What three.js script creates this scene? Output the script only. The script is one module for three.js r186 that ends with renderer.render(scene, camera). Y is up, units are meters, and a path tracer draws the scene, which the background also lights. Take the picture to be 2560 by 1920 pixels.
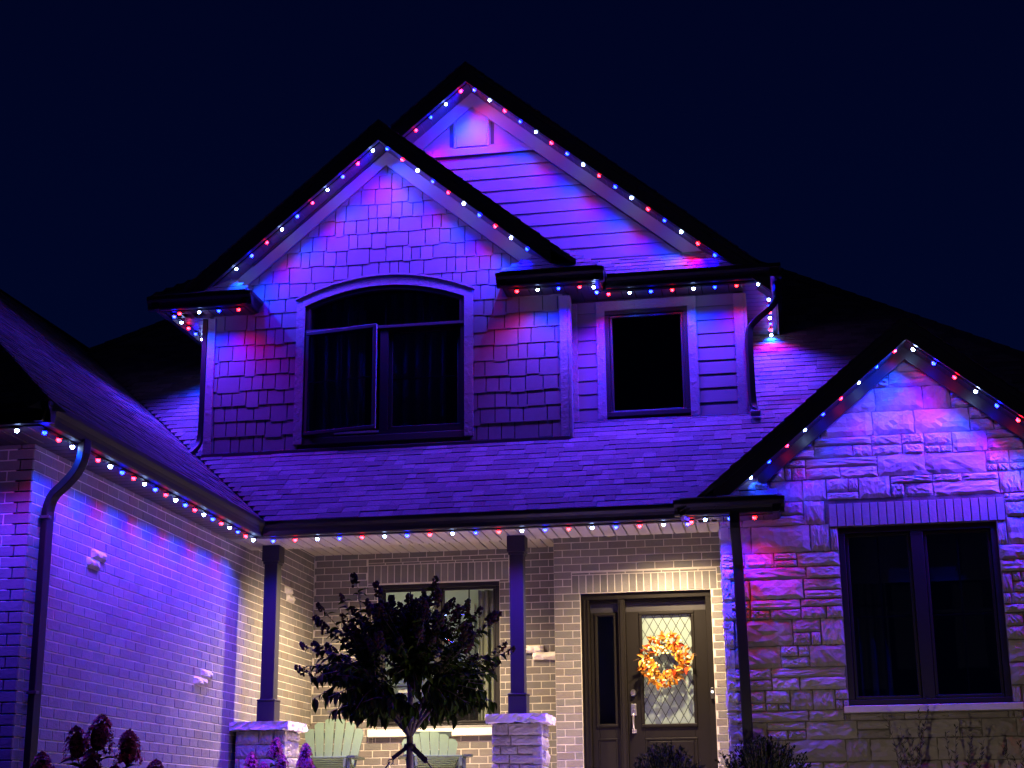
import * as THREE from 'three';
import { mergeGeometries } from 'three/addons/utils/BufferGeometryUtils.js';
import { RoundedBoxGeometry } from 'three/addons/geometries/RoundedBoxGeometry.js';

// ---------------------------------------------------------------- camera, sky, moon, exposure
const scene = new THREE.Scene();
const camera = new THREE.PerspectiveCamera(27.51, 4 / 3, 0.1, 600);
camera.position.set(0, 1.6, 0);
camera.rotation.order = 'YXZ';
camera.rotation.set(0.2740288, 0.17428367, -0.00931234);
scene.add(camera);
camera.updateMatrixWorld(true);
camera.updateProjectionMatrix();

const renderer = new THREE.WebGLRenderer({ antialias: true });
renderer.setSize(1024, 768);
renderer.toneMapping = THREE.LinearToneMapping;
renderer.toneMappingExposure = 1;
renderer.shadowMap.enabled = true;

{ // night sky: deep blue, a little lighter towards the horizon
  const W = 64, H = 32, d = new Float32Array(W * H * 4);
  for (let j = 0; j < H; j++) {
    const el = Math.max(0, (j + 0.5) / H * 2 - 1) * 90;
    const k = Math.exp(-el / 22);
    for (let i = 0; i < W; i++) {
      const o = (j * W + i) * 4;
      d[o] = 0.0003 + 0.0001 * k; d[o + 1] = 0.0006 + 0.0030 * k; d[o + 2] = 0.0105 + 0.0170 * k; d[o + 3] = 1;
    }
  }
  const t = new THREE.DataTexture(d, W, H, THREE.RGBAFormat, THREE.FloatType);
  t.mapping = THREE.EquirectangularReflectionMapping;
  t.magFilter = t.minFilter = THREE.LinearFilter; t.needsUpdate = true;
  scene.background = t; scene.environment = t; scene.environmentIntensity = 1;
}
const moon = new THREE.DirectionalLight(0xfff0dd, 0.012);
moon.position.set(6, 30, 22); moon.target.position.set(0, 4, -16);
moon.castShadow = true; moon.shadow.radius = 10;
Object.assign(moon.shadow.camera, { left: -20, right: 20, top: 20, bottom: -20, far: 90 });
scene.add(moon, moon.target);

const LED = { // candela of one LED lens, and what the eye sees of the lens itself
  R: { light: [4.0, 0.0, 0.12], glow: [60, 0.30, 0.27] },
  B: { light: [0.02, 0.0, 19], glow: [0.10, 0.62, 150] },
  W: { light: [0.05, 1.0, 19], glow: [30, 45, 90] },
};
const LED_ANGLE = 1.10, LED_PENUMBRA = 0.58;

// ---------------------------------------------------------------- helpers
function rng(seed) { let a = seed >>> 0; return () => { a |= 0; a = a + 0x6D2B79F5 | 0; let t = Math.imul(a ^ a >>> 15, 1 | a); t = t + Math.imul(t ^ t >>> 7, 61 | t) ^ t; return ((t ^ t >>> 14) >>> 0) / 4294967296; }; }
const V = (x, y, z) => new THREE.Vector3(x, y, z);
const taken = {};
function numbered(n) { const k = taken[n] = (taken[n] ?? -1) + 1; return k ? n + '_' + String(k).padStart(3, '0') : n; }
function thing(name, label, category, group, pos) {
  const g = new THREE.Group(); g.name = numbered(name); scene.add(g);
  if (pos) g.position.copy(pos);
  g.userData = { label, category }; if (group) g.userData.group = group;
  return g;
}
function sub(name, parent, pos) { const g = new THREE.Group(); g.name = name; parent.add(g); if (pos) g.position.copy(pos); return g; }
function prep(g) { // non-indexed, position/normal/uv only
  if (g.index) g = g.toNonIndexed();
  for (const k of Object.keys(g.attributes)) if (!['position', 'normal', 'uv', 'color'].includes(k)) g.deleteAttribute(k);
  if (!g.attributes.uv) g.setAttribute('uv', new THREE.BufferAttribute(new Float32Array(g.attributes.position.count * 2), 2));
  if (!g.attributes.normal) g.computeVertexNormals();
  g.groups = []; g.clearGroups();
  return g;
}
function mesh(name, geos, mat, parent) {
  const list = (Array.isArray(geos) ? geos : [geos]).map(prep);
  const m = new THREE.Mesh(list.length > 1 ? mergeGeometries(list) : list[0], mat);
  m.name = name; m.castShadow = m.receiveShadow = true; parent.add(m); return m;
}
function boxUV(g, s = 1) { // uv in metres by the dominant axis of each face
  g = prep(g); const p = g.attributes.position, n = g.attributes.normal, u = g.attributes.uv;
  for (let i = 0; i < p.count; i++) {
    const ax = Math.abs(n.getX(i)), ay = Math.abs(n.getY(i)), az = Math.abs(n.getZ(i));
    if (az >= ax && az >= ay) u.setXY(i, p.getX(i) * s, p.getY(i) * s);
    else if (ax >= ay) u.setXY(i, p.getZ(i) * s, p.getY(i) * s);
    else u.setXY(i, p.getX(i) * s, p.getZ(i) * s);
  }
  return g;
}
const box = (x0, x1, y0, y1, z0, z1) => boxUV(new THREE.BoxGeometry(x1 - x0, y1 - y0, z1 - z0).translate((x0 + x1) / 2, (y0 + y1) / 2, (z0 + z1) / 2));
const rbox = (x0, x1, y0, y1, z0, z1, r = 0.006) => boxUV(new RoundedBoxGeometry(x1 - x0, y1 - y0, z1 - z0, 1, Math.min(r, (x1 - x0) * .45, (y1 - y0) * .45, (z1 - z0) * .45)).translate((x0 + x1) / 2, (y0 + y1) / 2, (z0 + z1) / 2));
function polyExtrude(pts, z0, z1, holes = []) { // polygon in x,y pushed from z0 to z1
  const s = new THREE.Shape(pts.map(p => new THREE.Vector2(p[0], p[1])));
  for (const h of holes) s.holes.push(new THREE.Path(h.map(p => new THREE.Vector2(p[0], p[1]))));
  return boxUV(new THREE.ExtrudeGeometry(s, { depth: z1 - z0, bevelEnabled: false }).translate(0, 0, z0));
}
function tris(verts, faces) { // verts [[x,y,z]], faces as index polygons, flat shaded
  const out = [];
  for (const f of faces) for (let i = 1; i + 1 < f.length; i++) out.push(...verts[f[0]], ...verts[f[i]], ...verts[f[i + 1]]);
  const g = new THREE.BufferGeometry(); g.setAttribute('position', new THREE.Float32BufferAttribute(out, 3)); g.computeVertexNormals();
  return boxUV(g);
}
function solidDown(top, t) { // convex-or-not polygon of 3-D points given counter-clockwise from above, thickened downwards by t
  const n = top.length, o = top[0];
  const e1 = top[1].clone().sub(o).normalize(); let nn = V(0, 0, 0);
  for (let i = 0; i < n; i++) nn.add(top[i].clone().sub(o).cross(top[(i + 1) % n].clone().sub(o))); nn.normalize();
  const e2 = nn.clone().cross(e1);
  const flat = top.map(p => { const d = p.clone().sub(o); return new THREE.Vector2(d.dot(e1), d.dot(e2)); });
  const tri = THREE.ShapeUtils.triangulateShape(flat, []), out = [];
  const push = (...ps) => ps.forEach(p => out.push(p.x, p.y, p.z));
  const low = top.map(p => V(p.x, p.y - t, p.z));
  for (const [a, b, c] of tri) { push(top[a], top[b], top[c]); push(low[a], low[c], low[b]); }
  for (let i = 0; i < n; i++) { const j = (i + 1) % n; push(top[i], low[i], low[j]); push(top[i], low[j], top[j]); }
  const g = new THREE.BufferGeometry(); g.setAttribute('position', new THREE.Float32BufferAttribute(out, 3)); g.computeVertexNormals();
  return boxUV(g);
}
function sweep(points, side, w, d, steps = 40, tension = .5) { // rectangular pipe along a smooth path, side = constant cross axis
  const c = new THREE.CatmullRomCurve3(points, false, 'catmullrom', tension), out = [], rings = [];
  for (let i = 0; i <= steps; i++) {
    const p = c.getPointAt(i / steps), t = c.getTangentAt(i / steps), n = t.clone().cross(side).normalize();
    const k = .86; // chamfered corners
    const prof = [[-1, -k], [-k, -1], [k, -1], [1, -k], [1, k], [k, 1], [-k, 1], [-1, k]];
    rings.push(prof.map(([a, b]) => p.clone().addScaledVector(side, a * w / 2).addScaledVector(n, b * d / 2)));
  }
  const push = (...ps) => ps.forEach(p => out.push(p.x, p.y, p.z)), N = 8;
  for (let i = 0; i < steps; i++) for (let k = 0; k < N; k++) { const l = (k + 1) % N; push(rings[i][k], rings[i + 1][k], rings[i + 1][l]); push(rings[i][k], rings[i + 1][l], rings[i][l]); }
  for (const [r, f] of [[rings[0], 1], [rings[steps], 0]]) for (let k = 1; k < N - 1; k++) f ? push(r[0], r[k], r[k + 1]) : push(r[0], r[k + 1], r[k]);
  const g = new THREE.BufferGeometry(); g.setAttribute('position', new THREE.Float32BufferAttribute(out, 3)); g.computeVertexNormals();
  return boxUV(g);
}
function tube(points, r0, r1, seg = 8, rad = 7) { // tapered round limb
  const c = new THREE.CatmullRomCurve3(points), g = new THREE.TubeGeometry(c, seg, 1, rad, false), p = g.attributes.position;
  for (let i = 0; i <= seg; i++) { const o = c.getPointAt(i / seg), r = r0 + (r1 - r0) * i / seg; for (let k = 0; k <= rad; k++) { const q = i * (rad + 1) + k; p.setXYZ(q, o.x + (p.getX(q) - o.x) * r, o.y + (p.getY(q) - o.y) * r, o.z + (p.getZ(q) - o.z) * r); } }
  return g;
}
function paint(g, r, gg, b) { g = prep(g); const n = g.attributes.position.count, a = new Float32Array(n * 3); for (let i = 0; i < n; i++) { a[i * 3] = r; a[i * 3 + 1] = gg; a[i * 3 + 2] = b; } g.setAttribute('color', new THREE.BufferAttribute(a, 3)); return g; }

// ---------------------------------------------------------------- procedural textures
function noiseField(N, seed, octaves, base, gain = .5) { // tileable value noise 0..1
  const out = new Float32Array(N * N), r = rng(seed); let amp = 1, tot = 0;
  for (let o = 0, f = base; o < octaves; o++, f *= 2) {
    const L = new Float32Array(f * f).map(() => r());
    for (let y = 0; y < N; y++) for (let x = 0; x < N; x++) {
      const u = x / N * f, v = y / N * f, i = Math.floor(u), j = Math.floor(v); let a = u - i, b = v - j; a = a * a * (3 - 2 * a); b = b * b * (3 - 2 * b);
      const i1 = (i + 1) % f, j1 = (j + 1) % f, ii = i % f, jj = j % f;
      out[y * N + x] += amp * ((L[jj * f + ii] * (1 - a) + L[jj * f + i1] * a) * (1 - b) + (L[j1 * f + ii] * (1 - a) + L[j1 * f + i1] * a) * b);
    }
    tot += amp; amp *= gain;
  }
  return out.map(v => v / tot);
}
function texture(N, fn, rep, srgb) {
  const d = new Uint8Array(N * N * 4);
  for (let y = 0; y < N; y++) for (let x = 0; x < N; x++) { const c = fn(x, y, y * N + x), o = (y * N + x) * 4; for (let k = 0; k < 3; k++) d[o + k] = Math.max(0, Math.min(255, (c.length ? c[k] : c) * 255)); d[o + 3] = 255; }
  const t = new THREE.DataTexture(d, N, N); t.wrapS = t.wrapT = THREE.RepeatWrapping; t.magFilter = THREE.LinearFilter; t.minFilter = THREE.LinearMipmapLinearFilter; t.generateMipmaps = true;
  t.repeat.set(rep, rep); if (srgb) t.colorSpace = THREE.SRGBColorSpace; t.needsUpdate = true; return t;
}
const nFine = noiseField(256, 11, 5, 16, .75), nMid = noiseField(256, 12, 5, 5, .6), nBig = noiseField(256, 13, 4, 3, .55);
const tFine = texture(256, (x, y, i) => nFine[i], 1.6), tMid = texture(256, (x, y, i) => nMid[i], 1.1);
const tTone = texture(256, (x, y, i) => { const v = .72 + .34 * (nMid[i] * .5 + nFine[i] * .5); return [v, v, v]; }, 1.3);
const tStoneTone = texture(256, (x, y, i) => { const v = .58 + .5 * (nMid[i] * .6 + nFine[i] * .4); return [v, v * .985, v * .95]; }, 1.9);
const tGranule = texture(256, (x, y, i) => { const v = .45 + .6 * nFine[i] + .25 * (nMid[i] - .5); return [v, v, v]; }, 3);
const tStucco = texture(256, (x, y, i) => { const v = Math.abs(nMid[i] - .5) * 3.2; return Math.min(1, v * .7 + nFine[i] * .3); }, 3);
const tGrain = (() => { const r = noiseField(256, 21, 4, 4, .6); return texture(256, (x, y) => { const yy = y; return r[((yy * 1) % 256) * 256 + (x >> 4) % 256] * .6 + nFine[yy * 256 + x] * .4; }, 2); })();

// ---------------------------------------------------------------- materials
const S = (rgb, rough, o = {}) => { const m = new THREE.MeshPhysicalMaterial({ roughness: rough, specularIntensity: rough > .5 ? .35 : .8, ...o }); m.color.setRGB(...rgb); return m; };
const M = {
  brick: S([1, 1, 1], .92, { vertexColors: true, bumpMap: tFine, bumpScale: .004, map: tTone }),
  mortar: S([.34, .312, .262], .95, { bumpMap: tFine, bumpScale: .005, map: tTone }),
  stone: S([1, 1, 1], .93, { vertexColors: true, bumpMap: tMid, bumpScale: .024, map: tStoneTone }),
  stoneJoint: S([.085, .078, .065], .97, { bumpMap: tFine, bumpScale: .006 }),
  sill: S([.50, .47, .42], .85, { bumpMap: tFine, bumpScale: .002, map: tTone }),
  shake: S([1, 1, 1], .8, { vertexColors: true, bumpMap: tGrain, bumpScale: .0015, map: tTone }),
  siding: S([.083, .084, .087], .75, { bumpMap: tGrain, bumpScale: .0012 }),
  backer: S([.02, .02, .022], .95),
  trim: S([.115, .115, .118], .7, { bumpMap: tStucco, bumpScale: .006 }),
  frieze: S([.135, .135, .138], .6, { bumpMap: tFine, bumpScale: .0008 }),
  dark: S([.013, .0115, .0115], .38),
  darkSoft: S([.022, .019, .02], .6),
  gutter: S([.005, .0045, .0045], .4, { specularIntensity: .45 }),
  gutterBrown: S([.007, .006, .006], .6, { specularIntensity: .2 }),
  soffitDark: S([.045, .038, .04], .45),
  plank: S([.20, .18, .155], .6, { bumpMap: tGrain, bumpScale: .001, map: tTone }),
  post: S([.008, .0072, .008], .8, { bumpMap: tGrain, bumpScale: .0006 }),
  shingle: S([1, 1, 1], .95, { vertexColors: true, bumpMap: tFine, bumpScale: .006, map: tGranule }),
  roofDeck: S([.035, .034, .036], .95),
  windowFrame: S([.007, .0065, .007], .5, { specularIntensity: .3 }),
  glass: new THREE.MeshPhysicalMaterial({ color: 0xc8ccd8, roughness: .015, transmission: 1, thickness: 0, ior: 1.5 }),
  frosted: S([.115, .15, .132], .3, { bumpMap: tFine, bumpScale: .0015 }),
  came: S([.02, .022, .022], .45, { metalness: .3 }),
  door: S([.0045, .0035, .0028], .55, { specularIntensity: .15, bumpMap: tGrain, bumpScale: .0004 }),
  nickel: S([.55, .53, .50], .28, { metalness: 1 }),
  room: S([.07, .07, .10], .9),
  curtain: S([.12, .12, .17], .95),
  darkGlass: new THREE.MeshPhysicalMaterial({ color: 0x50545e, roughness: .015, transmission: 1, thickness: 0, ior: 1.5 }),
  clearGlass: new THREE.MeshPhysicalMaterial({ color: 0xffffff, roughness: .015, transmission: 1, thickness: 0, ior: 1.5 }),
  roomPale: S([.42, .47, .40], .9),
  drape: S([.10, .115, .085], .95),
  blind: S([.42, .46, .39], .9),
  concrete: S([.30, .28, .255], .92, { bumpMap: tMid, bumpScale: .004, map: tTone }),
  paving: S([.52, .48, .42], .9, { bumpMap: tMid, bumpScale: .004, map: tTone }),
  chair: S([.062, .098, .064], .6, { bumpMap: tGrain, bumpScale: .0008, map: tTone }),
  chairDark: S([.03, .045, .032], .65, { map: tTone }),
  bark: S([.10, .085, .06], .95, { bumpMap: tMid, bumpScale: .006 }),
  leaf: new THREE.MeshPhysicalMaterial({ color: 0xffffff, roughness: .95, specularIntensity: .08, vertexColors: true, side: THREE.DoubleSide }),
  soil: S([.03, .024, .018], 1, { bumpMap: tMid, bumpScale: .03 }),
  lawn: S([.022, .036, .012], 1, { bumpMap: tFine, bumpScale: .03 }),
};
const glowMat = {};
for (const k in LED) { const m = new THREE.MeshStandardMaterial({ roughness: .4 }); m.color.setRGB(.6, .6, .6); m.emissive.setRGB(...LED[k].glow); m.emissiveIntensity = 1; glowMat[k] = m; }

// ---------------------------------------------------------------- pieces laid on a surface (bricks, stones, shakes, boards, shingles)
const _v = new THREE.Vector3();
function screenSize(parent, u, v, w, h) { // rough size in the picture; 0 outside it, -1 far outside
  _v.set(u, v, 0).applyMatrix4(parent.matrixWorld); const dist = _v.distanceTo(camera.position); _v.project(camera);
  const o = Math.max(Math.abs(_v.x), Math.abs(_v.y));
  return o > 1.5 ? -1 : o > 1.02 ? 0 : w * h / (dist * dist);
}
// list: {u,v (centre),w,h,k (variant),dz,rz}; variants are unit geometries for w0 x h0, front towards +z
function layPieces(parent, name, list, variants, w0, h0, mat, limit) {
  parent.updateWorldMatrix(true, false);
  for (const p of list) p.s = screenSize(parent, p.u, p.v, p.w, p.h);
  list = list.filter(p => p.s >= 0).sort((a, b) => b.s - a.s);
  const rest = [], mx = new THREE.Matrix4(), q = new THREE.Quaternion(), e = new THREE.Euler();
  list.forEach((p, i) => {
    const g = variants[p.k % variants.length]; e.set(p.rx || 0, 0, p.rz || 0); q.setFromEuler(e);
    if (i < limit && p.s > 0) {
      const m = new THREE.Mesh(g, mat); m.name = i ? name + '_' + String(i).padStart(3, '0') : name; m.position.set(p.u, p.v, p.dz || 0); m.quaternion.copy(q); m.scale.set(p.w / w0, p.h / h0, 1); m.castShadow = m.receiveShadow = true; parent.add(m);
    } else { mx.compose(V(p.u, p.v, p.dz || 0), q, V(p.w / w0, p.h / h0, 1)); rest.push(g.clone().applyMatrix4(mx)); }
  });
  if (rest.length) { const m = new THREE.Mesh(mergeGeometries(rest), mat); m.name = name + '_remainder'; m.userData.kind = 'stuff'; m.castShadow = m.receiveShadow = true; parent.add(m); }
}
function blockGeo(w, h, d, c, color, r, wob = 0) { // block with chamfered front edges, front at z = 0, no back
  const j = () => (r() - .5) * wob, x = w / 2, y = h / 2;
  const B = [[-x, -y, -c], [x, -y, -c], [x, y, -c], [-x, y, -c]].map(p => [p[0] + j(), p[1] + j(), p[2]]);
  const F = B.map(p => [p[0] - Math.sign(p[0]) * c, p[1] - Math.sign(p[1]) * c, 0]), K = B.map(p => [p[0], p[1], -d]);
  const v = [...F, ...B, ...K], f = [[0, 1, 2, 3]];
  for (let i = 0; i < 4; i++) { const n = (i + 1) % 4; f.push([4 + i, 4 + n, n, i], [8 + i, 8 + n, 4 + n, 4 + i]); }
  const g = tris(v, f), uv = g.attributes.uv, ou = r() * 7, ov = r() * 7; for (let i = 0; i < uv.count; i++) uv.setXY(i, uv.getX(i) + ou, uv.getY(i) + ov);
  return paint(g, ...color);
}
function cutRects(list, holes, minW = .012, minH = .012) { // pieces as u0,u1,v0,v1 minus rectangles
  for (const [a, b, c, d] of holes) {
    const out = [];
    for (const p of list) {
      if (p.u1 <= a || p.u0 >= b || p.v1 <= c || p.v0 >= d) { out.push(p); continue; }
      if (p.u0 < a) out.push({ ...p, u1: a }); if (p.u1 > b) out.push({ ...p, u0: b });
      const m0 = Math.max(p.u0, a), m1 = Math.min(p.u1, b);
      if (p.v0 < c) out.push({ ...p, u0: m0, u1: m1, v1: c }); if (p.v1 > d) out.push({ ...p, u0: m0, u1: m1, v0: d });
    }
    list = out;
  }
  return list.filter(p => p.u1 - p.u0 > minW && p.v1 - p.v0 > minH);
}
// ---- brick walls
const COURSE = .0847, BL = .2145, J = .0095;
const brickRand = rng(77), brickVar = [];
for (let i = 0; i < 14; i++) { const t = .080 + brickRand() * .034, w = brickRand() * .012; brickVar.push(blockGeo(BL - J, COURSE - J, .035, .0028, [t + w, t * .96, t * .90 - w * .3], brickRand, .0016)); }
const soldierVar = [];
for (let i = 0; i < 8; i++) { const t = .084 + brickRand() * .031; soldierVar.push(blockGeo(.0815 - J, .212 - J, .035, .0028, [t * 1.03, t * .97, t * .91], brickRand, .0016)); }
const soldierPale = []; for (let i = 0; i < 6; i++) { const t = .15 + brickRand() * .04; soldierPale.push(blockGeo(.0815 - J, .212 - J, .035, .0028, [t * 1.03, t * .98, t * .92], brickRand, .0016)); }
function brickPieces(u0, u1, v0, v1, vGrid, uOff, holes, seed, half = .5) {
  const r = rng(seed), list = [];
  for (let k = Math.floor((v0 - vGrid) / COURSE); vGrid + k * COURSE < v1; k++) {
    const a = vGrid + k * COURSE, off = uOff + (k & 1 ? BL * half : 0);
    for (let n = Math.floor((u0 - off) / BL); off + n * BL < u1; n++) {
      const p0 = Math.max(u0, off + n * BL), p1 = Math.min(u1, off + (n + 1) * BL), q0 = Math.max(v0, a), q1 = Math.min(v1, a + COURSE);
      if (p1 - p0 > .02 && q1 - q0 > .02) list.push({ u0: p0, u1: p1, v0: q0, v1: q1 });
    }
  }
  return cutRects(list, holes, .022, .018).map(p => ({ u: (p.u0 + p.u1) / 2, v: (p.v0 + p.v1) / 2, w: p.u1 - p.u0 - J, h: p.v1 - p.v0 - J, k: Math.floor(r() * 14), dz: (r() - .5) * .003, rz: (r() - .5) * .006 }));
}
function soldiers(u0, u1, v0, v1, seed) {
  const r = rng(seed), n = Math.round((u1 - u0) / .0815), s = (u1 - u0) / n, out = [];
  for (let i = 0; i < n; i++) out.push({ u: u0 + (i + .5) * s, v: (v0 + v1) / 2, w: s - J, h: v1 - v0 - J, k: Math.floor(r() * 8), dz: (r() - .5) * .003, rz: (r() - .5) * .008 });
  return out;
}
// ---- ledge stone
const stoneRand = rng(501), stoneVar = [];
function rockGeo(w, h, bulge, rough, color, r, nx = 8, ny = 5) {
  const P = [], N = new Float32Array((nx + 1) * (ny + 1)).map(() => r()), tilt = [(r() - .5) * .014, (r() - .5) * .012];
  const big = [r() * nx, r() * ny, (r() - .5) * .022];
  for (let j = 0; j <= ny; j++) for (let i = 0; i <= nx; i++) {
    const a = i / nx, b = j / ny, edge = Math.min(Math.min(a, 1 - a) * w, Math.min(b, 1 - b) * h), rim = edge < 1e-6;
    const x = (a - .5) * w + (rim ? (r() - .5) * .010 : (r() - .5) * w / nx * .35), y = (b - .5) * h + (rim ? (r() - .5) * .008 : (r() - .5) * h / ny * .35);
    const facet = Math.hypot(i - big[0], (j - big[1]) * 1.6) < 2.3 ? big[2] : 0;
    const z = rim ? -bulge : (N[j * (nx + 1) + i] - .5) * rough + tilt[0] * (a - .5) * 2 + tilt[1] * (b - .5) * 2 + facet * .6 - (edge < .03 ? .004 : 0);
    P.push([x, y, z]);
  }
  const f = [], id = (i, j) => j * (nx + 1) + i;
  for (let j = 0; j < ny; j++) for (let i = 0; i < nx; i++) (r() < .5) ? f.push([id(i, j), id(i + 1, j), id(i + 1, j + 1)], [id(i, j), id(i + 1, j + 1), id(i, j + 1)]) : f.push([id(i, j), id(i + 1, j), id(i, j + 1)], [id(i + 1, j), id(i + 1, j + 1), id(i, j + 1)]);
  const ring = []; for (let i = 0; i < nx; i++) ring.push(id(i, 0)); for (let j = 0; j < ny; j++) ring.push(id(nx, j)); for (let i = nx; i > 0; i--) ring.push(id(i, ny)); for (let j = ny; j > 0; j--) ring.push(id(0, j));
  const base = P.length; for (const q of ring) P.push([P[q][0], P[q][1], -.09]);
  ring.forEach((q, i) => { const n = (i + 1) % ring.length; f.push([base + i, base + n, ring[n], q]); });
  const g = tris(P, f), uv = g.attributes.uv, ou = r() * 9, ov = r() * 9; for (let i = 0; i < uv.count; i++) uv.setXY(i, uv.getX(i) + ou, uv.getY(i) + ov);
  return paint(g, ...color);
}
for (let i = 0; i < 16; i++) { const t = .21 + stoneRand() * .10, w = stoneRand() * .03; stoneVar.push(rockGeo(.34, .15, .016, .013, [t + w * .2, t * .955, t * .87 - w * .3], stoneRand)); }
function stoneRects(u0, u1, v0, v1, seed, hMin = .10, hMax = .27, wMin = .2, wMax = .72) {
  const r = rng(seed), out = [];
  let v = v0;
  while (v < v1 - .03) {
    let h = hMin + (hMax - hMin) * r(); if (v1 - v - h < hMin) h = v1 - v;
    let u = u0 - r() * .25;
    while (u < u1 - .02) {
      let w = wMin + (wMax - wMin) * Math.pow(r(), 1.3); if (u1 - u - w < .12) w = u1 - u;
      const a = Math.max(u, u0), b = Math.min(u + w, u1), t = r();
      if (h > .15 && t < .42) { const c = v + h * (.35 + .3 * r()), m = a + (b - a) * (.3 + .4 * r()); if (r() < .5) { out.push([a, m, v, c], [m, b, v, c], [a, b, c, v + h]); } else { out.push([a, b, v, c], [a, m, c, v + h], [m, b, c, v + h]); } }
      else if (b - a < .3 && h > .14 && t < .7) { const c = v + h * .5; out.push([a, b, v, c], [a, b, c, v + h]); }
      else out.push([a, b, v, v + h]);
      u += w;
    }
    v += h;
  }
  return out.filter(q => q[1] - q[0] > .04).map(q => ({ u0: q[0], u1: q[1], v0: q[2], v1: q[3] }));
}
function stonePieces(rects, seed, gap = .011) { const r = rng(seed); return rects.map(p => ({ u: (p.u0 + p.u1) / 2, v: (p.v0 + p.v1) / 2, w: p.u1 - p.u0 - gap * (.6 + .8 * r()), h: p.v1 - p.v0 - gap * (.6 + .8 * r()), k: Math.floor(r() * 16), dz: (r() - .5) * .012, rz: (r() - .5) * .02 })); }
// ---- shingles
const shRand = rng(909), shVar = [];
for (let i = 0; i < 12; i++) {
  const t = .054 + shRand() * .046, lam = i % 3 === 0 ? .0035 : 0, w = .24, h = .15; // wedge: bottom edge (y = -h/2) stands proud
  const b = .0085 + lam, a = .003 + lam, g = tris([[-w / 2, -h / 2, b], [w / 2, -h / 2, b], [w / 2, h / 2, a], [-w / 2, h / 2, a], [-w / 2, -h / 2, -.004], [w / 2, -h / 2, -.004], [w / 2, h / 2, -.004], [-w / 2, h / 2, -.004]], [[0, 1, 2, 3], [4, 5, 1, 0], [5, 6, 2, 1], [7, 4, 0, 3]]);
  const uv = g.attributes.uv, ou = shRand() * 9, ov = shRand() * 9; for (let k = 0; k < uv.count; k++) uv.setXY(k, uv.getX(k) + ou, uv.getY(k) + ov);
  shVar.push(paint(g, t, t * .97, t * .96));
}
// roof slope with shingles: origin o on the eave, eu along the eave, ew up the slope; poly in (u,w)
function slope(parent, name, o, eu, ew, poly, seed, limit, skip, thick = .06, expo = .118) {
  const n = eu.clone().cross(ew).normalize();
  const g = sub(name, parent, o); g.quaternion.setFromRotationMatrix(new THREE.Matrix4().makeBasis(eu, ew, n));
  mesh('roof_deck', polyExtrude(poly, -thick, -.004), M.roofDeck, g);
  const r = rng(seed), list = []; let wMax = -1e9, wMin = 1e9; for (const p of poly) { wMax = Math.max(wMax, p[1]); wMin = Math.min(wMin, p[1]); }
  for (let w = wMin; w < wMax - .02; w += expo) {
    const xs = [], wm = w + expo * .5; for (let i = 0; i < poly.length; i++) { const [ax, ay] = poly[i], [bx, by] = poly[(i + 1) % poly.length]; if ((ay > wm) !== (by > wm)) xs.push(ax + (wm - ay) / (by - ay) * (bx - ax)); }
    xs.sort((a, b) => a - b);
    for (let k = 0; k + 1 < xs.length; k += 2) for (let u = xs[k] - r() * .2; u < xs[k + 1];) {
      const d = .10 + r() * .17, a = Math.max(u, xs[k]), b = Math.min(u + d, xs[k + 1]); u += d;
      if (b - a < .02) continue; const um = (a + b) / 2;
      if (skip && skip(o.clone().addScaledVector(eu, um).addScaledVector(ew, wm))) continue;
      list.push({ u: um, v: w + expo * .5 + .004, w: b - a - .004, h: expo + .012, k: Math.floor(r() * 12), dz: (r() - .5) * .002, rz: (r() - .5) * .012 });
    }
  }
  layPieces(g, 'shingle', list, shVar, .24, .15, M.shingle, limit);
  return g;
}
// ---- gutters, soffits, rakes
const K_PROFILE = [[0, 0], [.058, 0], [.07, .012], [.078, .05], [.092, .078], [.116, .105], [.120, .118], [.120, .148], [.108, .152], [.104, .125], [0, .125]];
function gutterRun(axis, a0, a1, face, y, out, mat = M.gutter) { // eave along 'x' or 'z', fascia plane at face, out = +1/-1
  const s = new THREE.Shape(K_PROFILE.map(p => new THREE.Vector2(p[0], p[1])));
  const g = new THREE.ExtrudeGeometry(s, { depth: a1 - a0, bevelEnabled: false });
  const m = new THREE.Matrix4();
  if (axis === 'x') m.makeBasis(V(0, 0, out), V(0, 1, 0), V(-out, 0, 0)).setPosition(out > 0 ? a1 : a0, y, face);
  else m.makeBasis(V(out, 0, 0), V(0, 1, 0), V(0, 0, out)).setPosition(face, y, out > 0 ? a0 : a1);
  return boxUV(g.applyMatrix4(m));
}
function soffitPanels(axis, a0, a1, b0, b1, y, step = .12, t = .012) { // panels along the run with open joints
  const out = []; const n = Math.max(1, Math.round((a1 - a0) / step)), s = (a1 - a0) / n;
  for (let i = 0; i < n; i++) { const p = a0 + i * s + .003, q = a0 + (i + 1) * s - .003; out.push(axis === 'x' ? rbox(p, q, y, y + t, b0, b1, .004) : rbox(b0, b1, y, y + t, p, q, .004)); }
  return out;
}

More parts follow.
